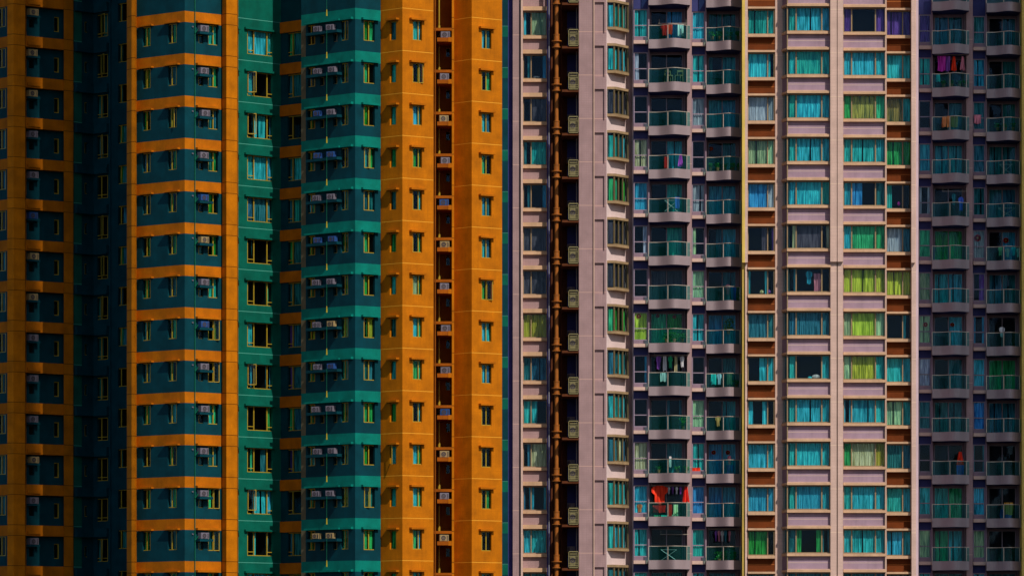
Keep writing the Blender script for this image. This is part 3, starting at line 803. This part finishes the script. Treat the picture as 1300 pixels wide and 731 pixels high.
D1,D2,D3,D4 = 348.55,349.78,351.44,352.19
W1="TTwKSBwKYbKSCTT"; W2="CCCWKWmMTKMCBCT"; W3="VPCKBwGMMWVkTMT"; W4="VVBVVVWpbTBvTMT"
DR1=["KK","kB","KK","KK","kT","kT","kC","DD","GG","kk","kv","kV","kk","kk","VV"]
DR2=["VV","VV","vB","BB","KV","BB","vT","KV","BB","kV","kB","BB","BB","kk","VV"]
DR3=["VV","VV","kk","KV","BB","kk","GG","TT","kT","kV","VV","kk","TG","GT","VV"]
DR4=["VV","KV","KV","KV","VV","VV","KB","VV","kK","GG","VV","KK","KK","kk","VV"]
unit(804.2,822.6,823.4,876,878.2,D1,W1,DR1,mauve)
unit(878.2,895,896.5,943,944,D2,W2,DR2,mauve)
unit(1166.2,1182,1183.5,1230.5,1235,D3,W3,DR3,mauve)
unit(1235,1250.8,1252.5,1297.8,1299,D4,W4,DR4,mauve)
ZS = Z(333,347.75)      # level where the columns step back
mb = MB(); rbox(mb,942.6,946.0,348.29,358.45,0,TOP,yellow_c); rbox(mb,946.0,948.6,348.12,358.45,0,TOP,col_p); rbox(mb,942.2,945.8,347.88,348.12,ZS,TOP,yellow_c); rbox(mb,945.8,949.3,347.88,348.12,ZS,TOP,col_p)
part('column', mb, RT)
mb = MB(); rbox(mb,1297.6,1308,351.28,358.45,0,TOP,yellow_c); part('column', mb, RT, 'cream column at the right edge')

# --- flat windows with red-brown recesses
def flat_window(p0,p1,d,muls,C,kind,zo):
    f = Face(p0,d,p1,d)
    ks = R(44.191+CZ,d)
    z0,z1 = 42.511+CZ,44.223+CZ
    wall(f, RT, redb, [(0.01,f.L-.01,wl(z0,k),wl(z1,k)) for k in ks], rev=.08, off=-.3)
    each('window_sill', RT, ks, lambda mb,k: f.box(mb,0,f.L,wl(z0-.22,k),wl(z0-.015,k),-.3,.12,ledge_m if 1 else fascia))
    def f_(mb,k):
        f.box(mb,0,f.L,wl(z1+.015,k),wl(z1+.15,k),-.3,.14,ledge_m)
        for q in ((.1,.45),(f.L-.55,f.L-.2)): f.box(mb,q[0],q[1],wl(z1+.14,k),wl(z1+.24,k),-.25,.05,brown_d)
    each('window_lintel', RT, ks, f_)
    for k in ks:
        window(kind, f, RT, None,None, wl(z0,k), wl(z1,k), muls=tuple((m-p0)/(p1-p0) for m in muls), codes=C[(k+2)%15], fm=frameR, g=gl, inset=.34, fw=.06, uu=(0.01,f.L-.01), row=k)
C966=["TT","TT","Cc","WW","MM","BW","dp","tk","VV","tT","ck","TT","BB","Gk","VV"]
C1140=["TT","PP","TT","OT","GG","tk","WV","YY","kt","TT","MT","VV","TT","TT","VV"]
flat_window(949.3,983.9,348.12,(975,),C966,'two_pane_window',0)
flat_window(1125.3,1157.3,348.82,(1146.5,),C1140,'two_pane_window',0)
# --- wide windows with lavender spandrels
def wide_window(p0,p1,d,muls,C,zsh):
    f = Face(p0,d,p1,d); ks = R(44.405+CZ,d)
    z0,z1 = 42.640+CZ+zsh,44.319+CZ+zsh
    wall(f, RT, spandrel, [(0.01,f.L-.01,wl(z0,k),wl(z1,k)) for k in ks], rev=.08, off=-.12)
    each('window_sill', RT, ks, lambda mb,k: f.box(mb,-.0,f.L,wl(z0-.2,k),wl(z0-.015,k),-.12,.16,ledge_m))
    def f_(mb,k):
        f.box(mb,0,f.L,wl(z1+.015,k),wl(z1+.17,k),-.12,.26,ledge_m)
        f.box(mb,.02,f.L-.05,wl(z1+.165,k),wl(z1+.24,k),-.12,.1,spanb)
    each('window_lintel', RT, ks, f_)
    mb = MB(); f.box(mb,f.L-.07,f.L,0,TOP,-.14,.1,frameR) if p0>1060 else f.box(mb,0,.07,0,TOP,-.14,.08,frameR)
    part('fin', mb, RT)
    for k in ks:
        window('wide_window', f, RT, None,None, wl(z0,k), wl(z1,k), muls=tuple((m-p0)/(p1-p0) for m in muls), codes=C[(k+2)%15], fm=frameR, g=gl, inset=.17, fw=.07, uu=(0.01,f.L-.01), row=k)
C1025=["TTT","TTT","CCC","CCC","TTT","CCC","sDs","bkk","VVV","TkT","TTT","TCT","TBB","Vgv","VVV"]
C1097=["TTT","PkP","TTT","GOG","TTT","BbV","CGG","YYY","MYM","MYC","bBT","GSY","TTT","TTT","VVV"]
wide_window(999,1054.3,347.64,(1010.8,1043.6),C1025,0)
wide_window(1070.4,1124.6,348.18,(1081.3,1111.8),C1097,0)
# bay side of the wide window block, and the return wall
mb = MB()
rbox(mb,984,996.5,348.55,358.45,0,TOP,col_p,348.71)
part('wall', mb, RT)
for k in R(41.3*1.07+CZ,348):
    mb = MB()
    z0,z1 = wl(42.640+CZ,k), wl(44.319+CZ,k)
    a0 = (X(992,348.71),348.71); a1=(X(999,347.64),347.70)
    def slant(zA,zB,m,e=0):
        mb.hexa([(a1[0]-e,a1[1]-e,zA),(a1[0]+.02,a1[1]-e,zA),(a1[0]+.02,a0[1],zA),(a0[0]-e,a0[1],zA),(a1[0]-e,a1[1]-e,zB),(a1[0]+.02,a1[1]-e,zB),(a1[0]+.02,a0[1],zB),(a0[0]-e,a0[1],zB)],m)
    slant(wl(44.319+CZ+.012,k), wl(42.640+CZ-.012+FL,k), mauve_d)
    slant(wl(44.319+CZ+.015,k), wl(44.319+CZ+.165,k), ledge_m, .06)
    part('bay_side_ledge', mb, RT); mb = MB()
    slant(wl(42.640+CZ-.2,k), wl(42.640+CZ-.015,k), ledge_m, .05)
    part('bay_side', mb, RT)
ks = R(44.191+CZ,347.75)
for k in ks:
    fs = Face(992.2,348.69,999,347.72)
    mb = MB(); z0,z1 = wl(42.640+CZ,k), wl(44.319+CZ,k)
    fs.box(mb,0,.06,z0,z1,-.05,0,frameR); fs.box(mb,fs.L-.07,fs.L,z0,z1,-.06,0,frameR)
    fs.box(mb,.06,fs.L-.07,z0,z0+.06,-.05,0,frameR); fs.box(mb,.06,fs.L-.07,z1-.06,z1,-.05,0,frameR)
    mb.quad(fs.P(.05,z0,-.2),fs.P(fs.L,z0,-.2),fs.P(fs.L,z1,-.2),fs.P(.05,z1,-.2),CUR['V'])
    o = part('bay_side_window', mb, RT)
    g = MB(); g.quad(fs.P(.05,z0+.05,-.025),fs.P(fs.L-.06,z0+.05,-.025),fs.P(fs.L-.06,z1-.05,-.025),fs.P(.05,z1-.05,-.025),gl)
    link('pane', g.mesh('pane',RT.location), o)
# --- columns in the middle
mb = MB()
rbox(mb,1054.4,1062.2,347.48,358.45,0,TOP,col_p); rbox(mb,1063.5,1070.3,347.48,358.45,0,TOP,col_p); rbox(mb,1062.2,1063.5,347.80,358.45,0,TOP,brown_d)
rbox(mb,1054.2,1062.4,347.22,347.48,ZS,TOP,col_p); rbox(mb,1063.3,1070.5,347.22,347.48,ZS,TOP,col_p)
part('column', mb, RT)
mb = MB(); rbox(mb,1157.4,1162.9,348.34,358.45,0,TOP,col_p); rbox(mb,1162.9,1166.0,348.55,358.45,0,TOP,lav_line); rbox(mb,1157.1,1162.0,348.07,348.34,ZS,TOP,col_p)
part('column', mb, RT)
mb = MB(); rbox(mb,1123.7,1125.6,348.07,349.36,0,TOP,spanb); part('fin', mb, RT)
mb = MB()
mb.box(X(643,358.45),X(1306,358.45),384.52,384,0,TOP,navy); part('rear_block', mb, RT)

# ================================================================== things on balconies and in windows
def tag(o,label,cat,group=None):
    o['label']=label; o['category']=cat
    if group: o['group']=group
def garment(px,y,d,w,h,code,shape,label,cat='laundry',name='hanging_laundry',rz=0.0):
    """cloth hanging from its top edge; real folds and thickness"""
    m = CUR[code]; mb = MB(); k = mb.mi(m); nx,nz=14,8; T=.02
    rnd = random.Random(px*7+y)
    ph = rnd.uniform(0,6)
    def wd(t):      # half width and centre by depth t (0 top)
        if shape=='shirt': return (w*.5 if t<.38 else w*.33)*(1-.1*t) if t>.06 else w*.2
        if shape=='dress': return w*(.18+.32*t)
        if shape=='trousers': return w*.4
        return w*.5*(1-.06*math.sin(t*5+ph))
    fr=[]
    for s_ in (0,1):
        for j in range(nz+1):
            t=j/nz
            for i in range(nx+1):
                s=i/nx*2-1; hw=wd(t); x=s*hw
                yy=.035*math.sin(s*7+ph+t*1.5)*(.4+t)+s_*T
                z=-h*t
                if j==nz: z += .04*math.sin(s*4+ph)*h + (.25*h if (shape=='trousers' and abs(s)<.12) else 0)
                mb.v.append((x,yy,z))
    st=(nx+1)*(nz+1)
    for j in range(nz):
        for i in range(nx):
            a=j*(nx+1)+i
            if shape=='trousers' and j>nz*.35 and i in (nx//2-1,nx//2): continue
            mb.f.append((a,a+nx+1,a+nx+2,a+1)); mb.m.append(k)
            mb.f.append((st+a,st+a+1,st+a+nx+2,st+a+nx+1)); mb.m.append(k)
    for j in range(nz):
        for i in (0,nx):
            a=j*(nx+1)+i; mb.f.append((a,a+nx+1,st+a+nx+1,st+a)); mb.m.append(k)
    me=mb.mesh(name)
    for p in me.polygons: p.use_smooth=True
    o=link(name,me,None,(X(px,d),d,Z(y,d)),rz); tag(o,label,cat)
    return o
def empty(name,loc,label,cat,group=None,rz=0):
    o=bpy.data.objects.new(name,None); COL.objects.link(o); o.location=loc; o.rotation_euler=(0,0,rz); tag(o,label,cat,group); return o
def plant(px,y,d,h,label,n=70,spread=.3):
    o=empty('potted_plant',(X(px,d),d,Z(y,d)),label,'potted plant')
    p=MB(); p.tube((0,0,0),(0,0,.2),.09,potm,10,.13); p.tube((0,0,.2),(0,0,.225),.14,potm,10); link('pot',p.mesh('pot'),o)
    f=MB(); k=f.mi(leafm); rnd=random.Random(px)
    for i in range(n):
        a=rnd.uniform(0,6.28); r=spread*rnd.random()**.6; z=.22+rnd.random()*h; s=rnd.uniform(.05,.11)
        c=Vector((r*math.cos(a),r*math.sin(a)*.6,z)); u=Vector((rnd.uniform(-1,1),rnd.uniform(-1,1),rnd.uniform(-.3,1))).normalized()*s; v=u.cross(Vector((rnd.random(),rnd.random(),rnd.random()))).normalized()*s*.5
        f.quad(c-u,c+v,c+u,c-v,leafm)
    link('foliage',f.mesh('foliage'),o)
    s=MB()
    for i in range(5):
        a=i*1.3; s.tube((0,0,.2),(math.cos(a)*spread*.5,math.sin(a)*spread*.3,.22+h*.8),.012,leafm,5)
    link('stem',s.mesh('stem'),o)
def pole(px0,px1,y,d,label):
    mb=MB(); mb.tube((X(px0,d),d,Z(y,d)),(X(px1,d),d,Z(y,d)),.018,rail_m,8)
    c=Vector((X((px0+px1)/2,d),d,Z(y,d)))
    for px in (px0+1,px1-1): mb.tube((X(px,d),d,Z(y,d)),(X(px,d),d,Z(y,d)+.28),.01,rail_m,6)
    o=link('clothes_pole',mb.mesh('clothes_pole',c),None,c); tag(o,label,'clothes pole')
def chair(px,y,d,label,rz=0):
    o=empty('balcony_chair',(X(px,d),d,Z(y,d)),label,'chair','balcony chairs',rz)
    s=MB(); s.box(-.22,.22,-.2,.2,.42,.46,frameR); link('seat',s.mesh('seat'),o)
    b=MB(); b.box(-.22,.22,.17,.2,.7,.84,frameR); b.box(-.22,-.19,.17,.2,.46,.7,frameR); b.box(.19,.22,.17,.2,.46,.7,frameR); link('backrest',b.mesh('backrest'),o)
    for sx in (-.2,.2):
        for sy in (-.18,.18):
            l=MB(); l.tube((sx,sy,.42),(sx*1.1,sy*1.1,0),.018,frameR,6); link('leg',l.mesh('leg'),o)
def rack(px,y,d,label,w=.9):
    o=empty('drying_rack',(X(px,d),d,Z(y,d)),label,'drying rack')
    for i,(a,b) in enumerate((((-w/2,-.2,0),(w/2,-.2,.75)),((w/2,-.2,0),(-w/2,-.2,.75)),((-w/2,.2,0),(w/2,.2,.75)),((w/2,.2,0),(-w/2,.2,.75)))):
        l=MB(); l.tube(a,b,.014,steel,6); link('leg',l.mesh('leg'),o)
    l=MB()
    for yy in (-.2,-.1,0,.1,.2): l.tube((-w/2,yy,.75),(w/2,yy,.75),.01,steel,6)
    link('top_rail',l.mesh('top_rail'),o)
def crate(px,y,d,w,h,code,label,name='storage_box',cat='box'):
    mb=MB(); m=CUR[code]; mb.box(-w/2,w/2,-.15,.15,0,h*.85,m); mb.box(-w/2-.015,w/2+.015,-.165,.165,h*.85,h,m)
    o=link(name,mb.mesh(name),None,(X(px,d),d,Z(y,d))); tag(o,label,cat)
def rosette(px,y,d,r,label):
    mb=MB()
    for i in range(8):
        a=i*math.pi/4; c=Vector((math.cos(a)*r*.55,0,math.sin(a)*r*.55))
        mb.tube(c,c+Vector((0,.02,0)),r*.42,CUR['R'],10)
    mb.tube((0,-.01,0),(0,.025,0),r*.3,CUR['A'],10)
    o=link('paper_rosette',mb.mesh('paper_rosette'),None,(X(px,d),d,Z(y,d))); tag(o,label,'window decoration')
i1,i2,i3,i4 = D1+.45,D2+.45,D3+.45,D4+.45
LZ = 'hanging_laundry'
garment(843.5,30.5,i1,.5,.8,'R','shirt','bright red shirt on the top left balcony')
garment(850.5,31,i1,.36,.7,'R','towel','narrow red cloth hung right of the red shirt on the top left balcony')
garment(864,31,i1,.5,.85,'H','trousers','pale trousers hung right of the red clothes on the top left balcony')
pole(836,872,30,i1,'clothes pole above the red shirt on the top left balcony')
chair(849,104.3,i1+.3,'left of the two sand coloured chairs on the second balcony from the top, left column',.4)
chair(862,104.3,i1+.3,'right of the two sand coloured chairs on the second balcony from the top, left column',-.5)
garment(846,199,i1,.3,.8,'R','towel','red towel on the fourth balcony from the top of the left column')
garment(864,196,i1,.4,.85,'N','dress','magenta dress at the right end of the fourth balcony of the left column')
rack(852,268.5,i1+.3,'pale drying rack on the left column balcony with a blue cloth next to it')
garment(860,250,i1,.3,.8,'E','towel','dark blue towel right of the drying rack')
for a,b,c in ((846,434,'leafy plant, leftmost in front of the lime green curtains'),(856,434,'leafy plant in the middle in front of the lime green curtains'),(866,434,'leafy plant, rightmost in front of the lime green curtains')): plant(a,b,i1+.1,.45,c)
pole(830,875,451,i1,'clothes pole carrying mixed laundry below the balcony with lime curtains')
for px,w,h,c,s,l in ((836,.35,.9,'U','shirt','violet shirt, leftmost in the crowded laundry row'),(844,.25,1.0,'H','towel','white towel in the crowded laundry row, beside the violet shirt'),(851,.3,.8,'G','shirt','green shirt in the middle of the crowded laundry row'),(858,.25,1.1,'S','trousers','cream trousers in the crowded laundry row'),(866,.3,.75,'H','shirt','white shirt, rightmost in the crowded laundry row')):
    garment(px,452,i1,w,h,c,s,l)
garment(842,473,i1-.1,.4,.6,'H','towel','pale cloth draped low behind glass under the crowded laundry row')
plant(867,545,i1+.1,.6,'lone tall plant at the right end of the balcony with open dark doors')
garment(851,579,i1,.16,.75,'H','towel','thin white cloth hanging at the centre of the balcony above the red laundry')
for a,l in ((836,'small plant at left behind glass above the red laundry balcony'),(860,'small plant at centre right behind glass above the red laundry balcony'),(871,'small plant at the right end behind glass above the red laundry balcony')): plant(a,600,i1+.1,.25,l,40,.2)
pole(826,876,616,i1,'clothes pole carrying the big red blanket and small violet clothes')
garment(837.5,616,i1-.05,1.15,1.25,'R','shirt','large bright red jacket, the biggest red laundry near the bottom')
garment(871,617,i1-.05,.5,1.1,'R','dress','red cloth at the right end of the pole that carries the big red jacket')
for i,px in enumerate((849,854,859,864)): garment(px,617.5,i1,.18,.5,'HUHU'[i],'shirt',('first','second','third','fourth')[i]+' from left of the small pale and violet shirts between the two red cloths')
garment(837,641,i1-.1,.85,.5,'R','towel','red towel directly below the large red jacket')
garment(858,640,i1-.1,.3,.8,'S','towel','cream cloth behind glass below the small violet shirts')
garment(851,640,i1-.1,.25,.85,'R','towel','narrow red cloth behind glass between the red towel and the cream cloth')
crate(834,656,i1+.1,.4,.14,'G','green box standing below the red towel'); crate(843,656,i1+.1,.4,.14,'C','cyan box standing right of the green box'); crate(856,656,i1+.1,.4,.16,'M','mint box standing right of the cyan box')
rack(849,711,i1+.3,'drying rack on the bottom balcony of the left column',1.1)
pole(838,874,678,i1,'bare clothes pole above the drying rack on the bottom balcony')
# second column
for i,px in enumerate((904,914,926,937)): plant(px,50.8,i2+.1,.35,('first','second','third','fourth')[i]+' from left of the dark plants on the top balcony of the second column',55,.22)
for i,px in enumerate((902,911,920,930,938)): plant(px,217,i2+.1,.3,('first','second','third','fourth','fifth')[i]+' from left of the plants along the glass, fourth balcony down, second column',45,.18)
rosette(903,189,i2+1.35,.13,'small red rosette on the door above the row of plants in the second column')
garment(924,361,i2,.35,.7,'L','shirt','pink shirt over the rail in the middle of the second balcony column')
garment(931,364,i2,.35,1.0,'E','towel','blue towel next to the pink shirt in the second balcony column')
plant(938,383,i2+.1,.75,'tall plant right of the blue towel in the second balcony column')
plant(925,424,i2+.4,.85,'broad plant on the balcony just below the pink shirt',90,.4)
for px,c,s,l in ((906,'T','towel','teal cloth, left of the low laundry behind glass in the second column'),(913,'W','shirt','pale blue shirt, centre of the low laundry behind glass in the second column'),(926,'M','towel','mint cloth, right of the low laundry behind glass in the second column')): garment(px,474,i2,.35,.75,c,s,l)
plant(935,492,i2+.1,.3,'small plant right of the mint cloth')
garment(911.5,528,i2,.35,.7,'A','shirt','sand orange shirt hanging at left of the balcony below the mint cloth')
garment(924,530,i2,.45,.9,'V','trousers','dark teal trousers right of the sand orange shirt')
garment(926,578,i2,.25,.6,'L','shirt','small pink shirt hanging left of centre two balconies above the lowest plants')
garment(927,590,i2-.05,.5,.75,'E','towel','dark blue cloth hanging below the small pink shirt')
rosette(906,574,i2+1.35,.16,'red rosette, left one on the blue balcony doors'); rosette(924,574,i2+1.35,.16,'red rosette, right one on the blue balcony doors')
pole(899,940,671,i2,'clothes pole with a row of small clothes near the bottom, second column')
for i,(px,c) in enumerate(((909,'U'),(913,'L'),(917,'H'),(921,'V'),(926,'L'))): garment(px,673,i2,.2,.75,c,'shirt',('first','second','third','fourth','fifth')[i]+' from left of the small dim clothes near the bottom of the second column')
for i,px in enumerate((913,922,932)): plant(px,713,i2+.2,.55,('left','middle','right')[i]+' plant of the three on the lowest balcony of the second column',80,.32)
# third and fourth columns
pole(1186,1229,70,i3,'clothes pole with magenta cloth high on the right wing')
garment(1196,71.5,i3,.62,1.05,'N','towel','large magenta sheet hanging near the top of the right wing')
garment(1203.5,71.5,i3-.08,.3,1.05,'U','towel','violet towel touching the magenta sheet on its right')
garment(1211,72,i3,.42,1.0,'R','dress','dark red dress right of the magenta sheet'); garment(1222,72,i3,.36,.95,'L','dress','pink and red dress at the right end of the magenta laundry row')
garment(1191,95,i3-.1,.3,.5,'C','towel','small cyan cloth low behind glass under the magenta sheet')
for i,px in enumerate((1198,1208,1218,1226)): plant(px,111,i3+.1,.25,('first','second','third','fourth')[i]+' from left of the small plants under the magenta laundry',40,.16)
garment(1199.5,148.5,i3-.75,.4,.72,'A','towel','left orange towel over the rail of the right wing'); garment(1209,147.5,i3-.95,.75,.78,'A','towel','wide salmon orange towel over the rail of the right wing')
garment(1241,146,D4+.75,.5,.62,'L','towel','square pink cloth in the lower pane of a narrow window, right wing')
garment(1220,250,i3,.35,.95,'E','shirt','blue shirt hanging at the right of a right wing balcony'); garment(1211,246,i3,.3,.8,'V','shirt','dark teal shirt left of the blue shirt, right wing')
pole(1196,1228,243,i3,'clothes pole above the blue shirt on the right wing')
rosette(1175,412,D3+.98,.17,'red rosette in the narrow window of the right wing'); rosette(1209,412,i3+1.4,.15,'red rosette on the balcony door of the right wing')
garment(1219,573,i3,.55,1.0,'R','dress','bright red dress hanging on a right wing balcony'); garment(1219,590,i3-.1,.5,.7,'E','towel','blue towel below the bright red dress')
rosette(1241,302,D4+.98,.25,'large red rosette in the narrow window of the rightmost column'); rosette(1277,305,i4+1.35,.2,'large red rosette on the rightmost balcony door')
for i,px in enumerate((1266,1276,1286)): plant(px,166,i4+.1,.3,('left','middle','right')[i]+' of the three small plants on the third balcony, rightmost column',45,.18)
rack(1277,222.5,i4+.3,'drying rack on the fourth balcony of the rightmost column'); rack(1278,278,i4+.3,'drying rack on the fifth balcony of the rightmost column',1.2)
for i,(px,c) in enumerate(((1270,'M'),(1279,'H'),(1287,'C'),(1293,'H'))): garment(px,313+(i%2)*2,i4-.5,.32,.62,c,'shirt',('first','second','third','fourth')[i]+' from left of the pale clothes over the rail under the large rosette')
garment(1272,415,i4,.4,.7,'H','shirt','pale shirt low behind glass on the eighth balcony, rightmost column')
garment(1280.5,637.5,i4-.85,.62,.85,'F','towel','ochre towel over the rail near the bottom right')
garment(1277,646,i4,.8,.75,'E','towel','dark blue cloth behind glass under the ochre towel')
# in windows
garment(1037.5,347,348.12,.45,1.45,'L','towel','pink printed towel hanging inside the wide middle window'); garment(1027,344,348.12,.45,.9,'B','shirt','blue shirt hanging inside the wide window left of the pink towel')
garment(812,639.5,D1+.98,.4,.55,'A','shirt','orange shirt in the lower pane of the narrow window left of the red jacket')
crate(958,545,348.66,.42,.3,'A','orange box on the sill of a dark window with pale curtains'); crate(884,599,D2+1.02,.55,.3,'R','red box in the lower pane of a narrow window, second column')
rosette(681,405,350.85,.2,'red rosette in the left window with lime curtains'); rosette(811,401,D1+1.0,.17,'red rosette in the narrow window with yellow curtains')
rosette(835,401,D1+2.1,.14,'left red rosette on the green curtained balcony door'); rosette(856,402,D1+2.1,.14,'right red rosette on the green curtained balcony door')
def cushion(px,y,d,w,h,code,label):
    mb=MB(); k=mb.mi(CUR[code]); n,mm=12,8
    for j in range(mm+1):
        t=math.pi*j/mm
        for i in range(n):
            a=2*math.pi*i/n; r=math.sin(t)
            sx=math.copysign(abs(math.cos(a))**.7,math.cos(a)); sy=math.copysign(abs(math.sin(a))**.7,math.sin(a))
            mb.v.append((sx*r*w/2,sy*r*.1,h/2-math.cos(t)*h/2*(1+.15*math.sin(a*2))))
    for j in range(mm):
        for i in range(n): mb.f.append((j*n+i,j*n+(i+1)%n,(j+1)*n+(i+1)%n,(j+1)*n+i)); mb.m.append(k)
    me=mb.mesh('cushion')
    for p in me.polygons: p.use_smooth=True
    o=link('cushion',me,None,(X(px,d),d,Z(y,d))); tag(o,label,'cushion')
cushion(684,155.3,350.91,.85,.3,'S','pale cream cushion slumped on the sill of the grey left window')
cushion(681,99.5,350.91,.45,.14,'H','small white cushion on the sill of the dark blue left window')
cushion(678,698.5,350.91,.5,.24,'G','green cushion on the sill of the teal curtained left window')
cushion(967,373,348.66,.28,.26,'S','yellow cushion on the sill left of a small violet cushion'); cushion(976,373,348.66,.25,.28,'U','small violet cushion on the sill right of the yellow cushion')
cushion(1036,480.5,348.07,.6,.28,'H','white cushion on the sill of the dark open wide window'); cushion(1028,481,348.07,.3,.18,'T','small teal cushion left of the white cushion')
cushion(1141,261,349.36,.2,.26,'N','magenta cushion on the sill of the window with parted teal curtain')

# ================================================================== setting
mb = MB(); mb.quad((-3000,-600,0),(3000,-600,0),(3000,5000,0),(-3000,5000,0),asph)
g = link('ground', mb.mesh('ground'), None); g['kind']='structure'

# unseen towers added outside the frame to cast shade on the two outer wings
def shade_tower(label, p0, p1, y0, h):
    az = math.radians(32); c, s_ = math.cos(az), math.sin(az)
    x0, x1 = (p0-s_*(y0-18))/c, (p1-s_*y0)/c
    o = bpy.data.objects.new('added_shade_tower', None); COL.objects.link(o); o.location = ((x0+x1)/2, y0, 0); tag(o, label, 'tower')
    mb = MB(); mb.box(x0, x1, y0-18, y0, 0, h, mauve); part('wall', mb, o)
    mb = MB(); mb.box(x0-.3, x1+.3, y0-18.3, y0+.3, h, h+1.4, col_p); part('roof', mb, o)
    mb = MB()
    for k in range(int(h/3)-1):
        mb.box(x0+1, x1-1, y0+.005, y0+.04, 3*k+1, 3*k+2.3, intr)
    q = part('window_strip', mb, o); q['kind'] = 'stuff'
shade_tower('tall mauve tower added outside the frame at right to shade the left wing', 138, 156.85, 200, 232)
shade_tower('mauve tower added outside the frame at far right to shade the right wing', 209.7, 236, 250, 178)

# light
w = bpy.data.worlds.new('World'); S.world = w; w.use_nodes = True
nt = w.node_tree; nt.nodes.clear()
sky = nt.nodes.new('ShaderNodeTexSky'); sky.sky_type='NISHITA'; sky.sun_disc=False
AZ, EL = math.radians(32), math.radians(43)     # azimuth to the right of straight behind the camera
sky.sun_elevation = EL
# sun direction vector (towards the sun)
sd = Vector((math.sin(AZ)*math.cos(EL), -math.cos(AZ)*math.cos(EL), math.sin(EL)))
sky.sun_rotation = math.atan2(sd.x, sd.y)
bg = nt.nodes.new('ShaderNodeBackground'); bg.inputs[1].default_value = .085
wo = nt.nodes.new('ShaderNodeOutputWorld')
nt.links.new(sky.outputs[0], bg.inputs[0]); nt.links.new(bg.outputs[0], wo.inputs[0])
sl = bpy.data.lights.new('sun','SUN'); sl.energy = 3.3; sl.angle = math.radians(.53); sl.color = (1,.92,.80)
so = bpy.data.objects.new('sun', sl); COL.objects.link(so); so.location = (60,-60,120)
so.rotation_euler = sd.to_track_quat('Z','Y').to_euler()

cam = bpy.data.cameras.new('camera'); co = bpy.data.objects.new('camera', cam); COL.objects.link(co)
co.location = (0,0,CZ); co.rotation_euler = (math.radians(90),0,0)
cam.sensor_width = 36; cam.lens = F/1300*36; cam.shift_y = (HOR-365.5)/1300; cam.clip_start=1; cam.clip_end = 9000
S.camera = co
S.render.engine='CYCLES'
S.cycles.max_bounces=6; S.cycles.transparent_max_bounces=12; S.cycles.caustics_reflective=False; S.cycles.caustics_refractive=False
S.view_settings.view_transform='Standard'; S.view_settings.look='None'; S.view_settings.gamma=1; S.view_settings.exposure = .08
